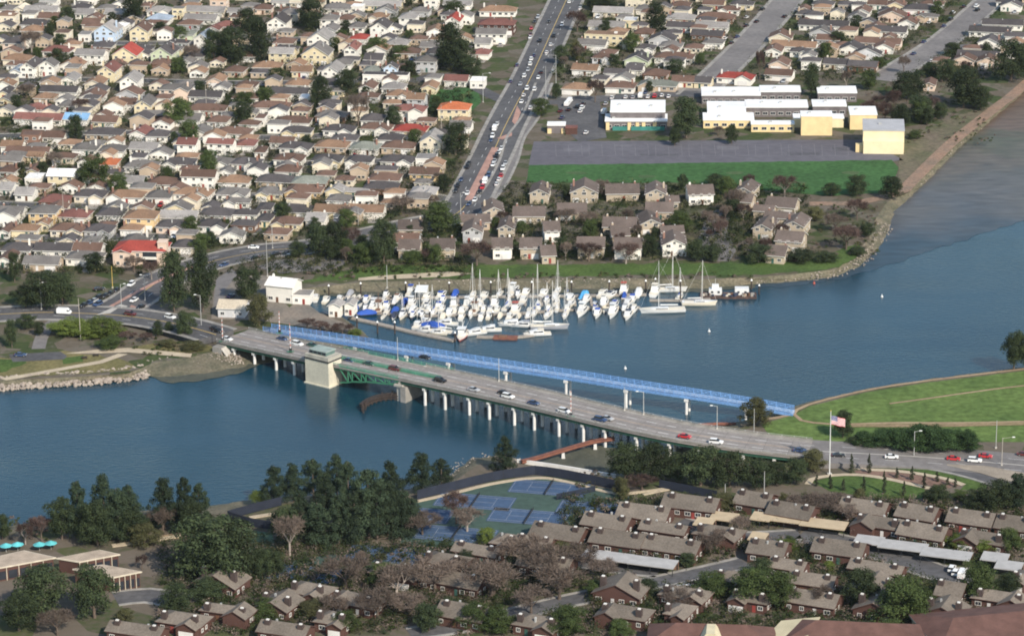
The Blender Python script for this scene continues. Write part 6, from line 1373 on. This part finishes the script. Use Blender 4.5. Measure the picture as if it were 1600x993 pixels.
def fence(pts, h, look, place, m=SCRN, step=3.2):
    C = spline([G(x, y, LZ) for x, y in pts], step); o = empty('court_fence', C[0]); iv = Matrix.Translation(-o.location); reg(o, look, place, 'fence', 'court fences')
    for a, b in zip(C, C[1:]):
        mb = MB(); mb.bar(a + Z(h / 2 + .15), b + Z(h / 2 + .15), .05, h - .3); q = mb.build('screen_panel', m, o); q.matrix_parent_inverse = iv
    for a in C: mb = MB(); mb.tube(a, a + Z(h + .1), .06, n=5); q = mb.build('post', DARKST, o); q.matrix_parent_inverse = iv
fence([(652, 781), (700, 769), (770, 752), (836, 742)], 3.4, 'long dark screened fence', 'along the water side of the courts'); fence([(836, 742), (875, 747), (930, 758), (975, 768)], 3.4, 'dark screened fence', 'on the bridge side of the courts')
fence([(1030, 762), (1080, 772), (1120, 780)], 3.0, 'dark screened fence', 'below the bridge trees'); fence([(356, 812), (400, 800), (440, 790)], 3.2, 'dark screened fence', 'behind the left lawn'); fence([(356, 812), (390, 822), (425, 828)], 3.0, 'dark screened fence', 'beside the left lawn')
fence([(870, 781), (905, 774), (930, 768)], 2.2, 'short dark screened fence', 'between two blue courts')
for pts, wd in (([(645, 784), (700, 772), (770, 755), (838, 746), (880, 751), (960, 770), (1000, 768)], 1.6), ([(390, 808), (435, 801)], 2.0), ([(1005, 772), (1060, 760), (1000, 768)], 1.2), ([(175, 852), (235, 844), (290, 835)], 2.2)):
    mb = MB(); ribbon(mb, spline([G(x, y, TZ + .1) for x, y in pts], 3), -wd / 2, wd / 2, .12, .3); struct(mb.build('court_path', SAND))
sheet('bare_ground', [(245, 838), (290, 828), (296, 838), (255, 844)], TZ + .05, DIRT)
# white shore wall and the rusty pipe crossing with its supports
p0 = spline([G(x, y, LZ - .6) for x, y in [(808, 722), (860, 729), (915, 738), (962, 746)]], 3); WS = empty('shore_wall', p0[0]); reg(WS, 'long low white shore wall', 'between the channel and the courts', 'wall'); iv = Matrix.Translation(-WS.location)
for a, b in zip(p0, p0[1:]): mb = MB(); mb.bar(a + Z(.5), b + Z(.5), .5, 1.4); q = mb.build('wall_panel', CONC_W, WS); q.matrix_parent_inverse = iv
p1 = spline([G(x, y, 2.6) for x, y in [(815, 722), (840, 716), (880, 704), (930, 690), (960, 686)]], 3); PI = empty('pipe_trestle', (p1[0].x, p1[0].y, 0)); reg(PI, 'rusty pipe trestle on pale supports', 'beside the southern bridge columns', 'pipe'); iv = Matrix.Translation(-PI.location)
mb = MB()
for a, b in zip(p1, p1[1:]): mb.tube(a, b, .6, n=8); mb.bar(a + Z(.7), b + Z(.7), 1.6, .12)
q = mb.build('pipe', RUST, PI); q.matrix_parent_inverse = iv
for k in range(1, len(p1), 4): a = p1[k]; mb = MB(); mb.box((a.x, a.y, -1), (1.3, 1.3, 2.9), taper=(.7, .7)); q = mb.build('support', CONC_W, PI); q.matrix_parent_inverse = iv
p2 = spline([G(x, y, 1.2) for x, y in [(1085, 664), (1120, 662), (1150, 662)]], 3); mb = MB()
for a, b in zip(p2, p2[1:]): mb.tube(a, b, .6, n=8)
q = mb.build('pipe', RUST, PI); q.matrix_parent_inverse = iv
# aqua parasols by the clubhouse pool
AQ = mat('aqua_canvas', (.12, .5, .52), .7)
for x, y in ((10, 862), (28, 860), (62, 860), (80, 858)):
    p = G(x, y); o = empty('pool_parasol', p); reg(o, 'aqua parasol', 'behind the clubhouse', 'parasol', 'pool parasols'); mb = MB(); mb.tube((0, 0, 0), (0, 0, 2.6), .05, n=6); mb.build('pole', ALU, o)
    mb = MB(); mb.tube((0, 0, 2.1), (0, 0, 3.0), 2.0, .1, 8); mb.build('canopy', AQ, o)

# ================================================================== STREET FURNITURE
def lamp(x, y, hpx, look, place, arm=1.8, m=None, z=LZ, side=1, thick=.14):
    p = G(x, y, z); h = hpx / scale_at(x, y, z) / .95; o = empty('street_lamp', p); reg(o, look, place, 'street lamp', 'street lamps and poles')
    m = m or GREYST; mb = MB(); mb.tube((0, 0, -.2), (0, 0, h), thick, thick * .7, 8); mb.build('pole', m, o)
    mb = MB(); mb.box((0, 0, -.1), (.6, .6, .6)); mb.build('base', CONC, o)
    if arm:
        mb = MB(); mb.tube((0, 0, h - .2), (side * arm, 0, h + .2), .07, .05, 6); mb.build('arm', m, o); mb = MB(); mb.box((side * (arm + .35), 0, h + .1), (.9, .35, .2)); mb.build('lamp_head', CAPM, o)
WOODP = mat('pole_wood', (.42, .38, .33), .9)
for a in ((126, 530, 64, 'very tall plain pole', 'in front of the green bushes', 0, WOODP), (65, 484, 42, 'white lamp post', 'left of the junction', .8), (190, 482, 38, 'slim lamp post', 'on the junction island', 1.2), (227, 470, 40, 'slim lamp post', 'right of the junction', -1.6), (176, 450, 34, 'yellowish utility pole', 'beside the queuing cars', 0, YPAINT),
          (315, 517, 56, 'tall lamp post with curved arm', 'at the bridge entrance', -2.2), (418, 432, 56, 'tall thin pole', 'beside the harbour office', 0), (426, 388, 38, 'thin pole', 'on the curving road', 0), (560, 352, 26, 'thin pole', 'above the marina trees', 0), (605, 450, 36, 'thin pole', 'behind the marina bank', 0),
          (720, 336, 34, 'lamp post', 'where the avenue bends', 1), (869, 152, 64, 'lamp post with long arm', 'right of the avenue', -5), (755, 160, 44, 'signal pole', 'left of the avenue', 3), (853, 165, 60, 'thin pole', 'beside the avenue corner', 0), (323, 178, 46, 'pale utility pole', 'among the left houses', 0, WOODP), (1428, 713, 40, 'lamp post', 'on the southern approach', 1.6),
          (1565, 727, 44, 'wooden lamp post with long arm', 'at the right road fork', 3.2, WOODP), (1556, 700, 44, 'lamp post', 'behind the right road fork', 0), (1178, 682, 44, 'thin lamp post', 'beside the levee tree', 0), (1194, 775, 40, 'thin pole', 'below the bridge end', 0), (1133, 775, 20, 'pale post', 'below the bridge trees', 0), (585, 250, 30, 'pale utility pole', 'between middle houses', 0, WOODP), (580, 118, 30, 'slim utility pole', 'among upper houses', 0, WOODP), (100, 345, 44, 'dark utility pole', 'among the left rows', 0, WOODP), (690, 215, 50, 'utility pole', 'beside the avenue houses', 0, WOODP)):
    lamp(a[0], a[1], a[2], a[3], a[4], a[5], a[6] if len(a) > 6 else None)
for px, off, arm in ((965, -8.0, 1.8), (934, -8.0, 0), (740, -8.0, 0), (575, -8, 0), (1100, -8, 1.6)):
    i = along(px); c = bpt(i, off, .2); x, y = PX(c); lamp(x, y, 36, 'bridge lamp post', 'on the far side of the road bridge', arm, z=c.z, side=-1)
# barrier gates: raised red and white arms
RW = mat('gate_red', (.5, .22, .18), .6)
for x, y, hp, place in ((348, 533, 40, 'at the left end of the bridge'), (454, 549, 47, 'left of the control tower'), (437, 520, 36, 'on the far side of the bridge'), (892, 650, 42, 'on the right half of the bridge'), (1190, 0, 0, '')):
    if not hp: continue
    zz = BC[along(x)].z + .2; p = G(x, y, zz); o = empty('barrier_gate', p); reg(o, 'raised red and white barrier arm', place, 'barrier', 'bridge barrier gates'); h = hp / scale_at(x, y, zz)
    mb = MB(); mb.box((0, 0, -.2), (1.0, .9, 1.5)); mb.build('housing', DARKST, o); mb = MB()
    for k in range(10): mb.tube((0, 0, 1 + k * (h - 1) / 10), (0, 0, 1 + (k + 1) * (h - 1) / 10), .2 - .01 * k, .19 - .01 * k, 6, mi=k % 2)
    mb.build('arm', [PAINT, RW], o); mb = MB(); mb.box((0, -.7, .2), (2.6, .5, .15)); mb.build('green_platform', GREENST, o)
# flag pole with the stars and stripes
p = G(1296, 741); h = 100 / scale_at(1296, 741) / .95; FP = empty('flagpole', p); reg(FP, 'tall white flagpole', 'on the park lawn', 'flagpole'); mb = MB(); mb.tube((0, 0, 0), (0, 0, h), .2, .1, 8); mb.build('pole', PAINT, FP); mb = MB(); mb.tube((0, 0, h), (0, 0, h + .35), .2, .05, 8); mb.build('finial', YPAINT, FP)
mb = MB(); mb.tube((0, 0, -.1), (0, 0, .5), .9, .8, 12); mb.build('base', CONC, FP)
FLR, FLB, FLW = mat('flag_red', (.5, .06, .08), .8), mat('flag_blue', (.05, .06, .2), .8), mat('flag_white', (.78, .75, .75), .8)
FLo = empty('flag', (p.x, p.y, p.z + h * .86)); reg(FLo, 'flag with stars and stripes hanging in folds', 'near the top of the flagpole', 'flag')
FW, FH, nx, ny = 5.0, 3.0, 28, 26
def fpt(u, v): return (.25 + u * FW * .9, .35 * math.sin(u * 7 + v) * (.3 + u), (1 - v) * FH - u * u * 1.6 - .35 * math.sin(u * 5) * u - FH * .5)
mb = MB()
for i in range(nx):
    for j in range(ny):
        u, v = i / nx, j / ny; mi = 2 if (u < .4 and v < 7 / 13) else ((j // 2) % 2)
        mb.poly([fpt(u, v), fpt(u, v + 1 / ny), fpt(u + 1 / nx, v + 1 / ny), fpt(u + 1 / nx, v)], mi)
mb.build('cloth', [FLR, FLW, FLB], FLo, smooth=True)
mb = MB()
for i in range(6):
    for j in range(5):
        q = Vector(fpt(.035 + i * .065, .05 + j * .1)) + Vector((0, -.03, 0)); mb.box((q.x, q.y, q.z - .05), (.14, .02, .12))
mb.build('stars', FLW, FLo)
# riprap along the left shore and scattered rocks
def riprap(name, pts, width, n, smin, smax, label, z0=.3, z1=2.4):
    rnd = random.Random(4); C = spline([G(x, y, 1) for x, y in pts], 3); mb = MB(); Nn = normals(C)
    ico = [(0, 0, 1), (.9, 0, .3), (.28, .85, .35), (-.72, .52, .3), (-.72, -.52, .35), (.28, -.85, .3), (.7, .5, -.5), (-.3, .8, -.5), (-.9, 0, -.5), (-.3, -.8, -.5), (.7, -.5, -.5)]
    fc = [(0, 1, 2), (0, 2, 3), (0, 3, 4), (0, 4, 5), (0, 5, 1), (1, 6, 2), (2, 6, 7), (2, 7, 3), (3, 7, 8), (3, 8, 4), (4, 8, 9), (4, 9, 5), (5, 9, 10), (5, 10, 1), (1, 10, 6)]
    for _ in range(n):
        k = rnd.randrange(len(C)); u = rnd.uniform(-1, 1); c = C[k] + Nn[k] * (u * width / 2) + Vector((rnd.uniform(-1.5, 1.5), 0, 0)); z = z0 + (z1 - z0) * (.5 - .5 * u) + rnd.uniform(-.2, .2); s = rnd.uniform(smin, smax); M = Matrix.Rotation(rnd.uniform(0, 6), 3, 'Z') @ Matrix.Rotation(rnd.uniform(-.6, .6), 3, 'X'); b = len(mb.v)
        for q in ico: r_ = M @ (Vector(q) * s * rnd.uniform(.75, 1.2)); mb.v.append((c.x + r_.x, c.y + r_.y, z + r_.z * .75))
        for f in fc: mb.f.append(tuple(b + i for i in f)); mb.m.append(0)
    o = mb.build(name, ROCKM); o['kind'] = 'stuff'; o['label'] = label
riprap('riprap', [(-60, 607), (0, 601), (60, 596), (120, 593), (180, 588), (222, 582)], 9, 1100, .4, 1.0, 'pale boulders of the shore defence')
riprap('riprap', [(225, 578), (260, 572), (330, 564), (372, 560)], 10, 380, .2, .5, 'small stones on the muddy shore')
riprap('riprap', [(1180, 438), (1240, 434), (1300, 428), (1345, 408), (1366, 380), (1385, 352)], 5, 240, .2, .5, 'stones around the waterside point')
riprap('riprap', [(1385, 322), (1425, 292), (1490, 228), (1560, 165)], 4, 200, .2, .5, 'stones below the shore path')
riprap('riprap', [(500, 446), (600, 447), (700, 445), (900, 443), (1100, 443)], 4, 380, .2, .5, 'stones on the marina bank')
riprap('riprap', [(700, 745), (740, 720), (780, 715), (800, 724)], 3, 110, .15, .35, 'stones on the southern spit')
# concrete abutment beside the left bridge end
p = G(345, 552, 2.0); AB = empty('abutment', (p.x, p.y, 0), R(-30)); reg(AB, 'pale sloping concrete abutment', 'under the left bridge end', 'abutment'); mb = MB(); mb.box((-1, 7, -.5), (4, 16, 5.0)); mb.build('wall', CONC_D, AB); mb = MB(); mb.slab([(.9, -1, 4.4), (.9, 15, 4.4), (4.6, 15, .3), (4.6, -1, .3)], .4, 0, 0); mb.build('apron', CONC, AB)
# two people standing on the lawn courts are far too small to model apart; the park keeps two picnic tables
for x, y in ((150, 556), (132, 560)):
    p = G(x, y); o = empty('picnic_table', p, R(10)); reg(o, 'wooden picnic table', 'on the shore park path', 'table', 'picnic tables'); mb = MB(); mb.box((0, 0, .7), (2.2, .9, .08)); mb.build('table_top', TIMBER, o)
    for s in (-1, 1): mb = MB(); mb.box((0, s * .8, .42), (2.2, .3, .07)); mb.build('bench', TIMBER, o); mb = MB(); mb.box((s * .8, 0, 0), (.12, 1.5, .7)); mb.build('leg', TIMBER, o)
# ================================================================== HAZE: thin air between the camera and the far shore
HZ = bpy.data.materials.new('haze_air'); HZ.use_nodes = True; hn = HZ.node_tree; hn.nodes.remove(hn.nodes['Principled BSDF']); pv = hn.nodes.new('ShaderNodeVolumePrincipled')
pv.inputs['Color'].default_value = (.86, .92, 1, 1); pv.inputs['Density'].default_value = 0.000015; pv.inputs['Anisotropy'].default_value = 0.2
hn.links.new(pv.outputs[0], hn.nodes['Material Output'].inputs['Volume'])
mb = MB(); mb.box((0, 1200, -1.5), (2600, 4200, 365)); struct(mb.build('haze', HZ), 'stuff')
finish_labels()
for o, l, p in REG:
    if len(o['label'].split()) > 16: print('LONG', o['label'])
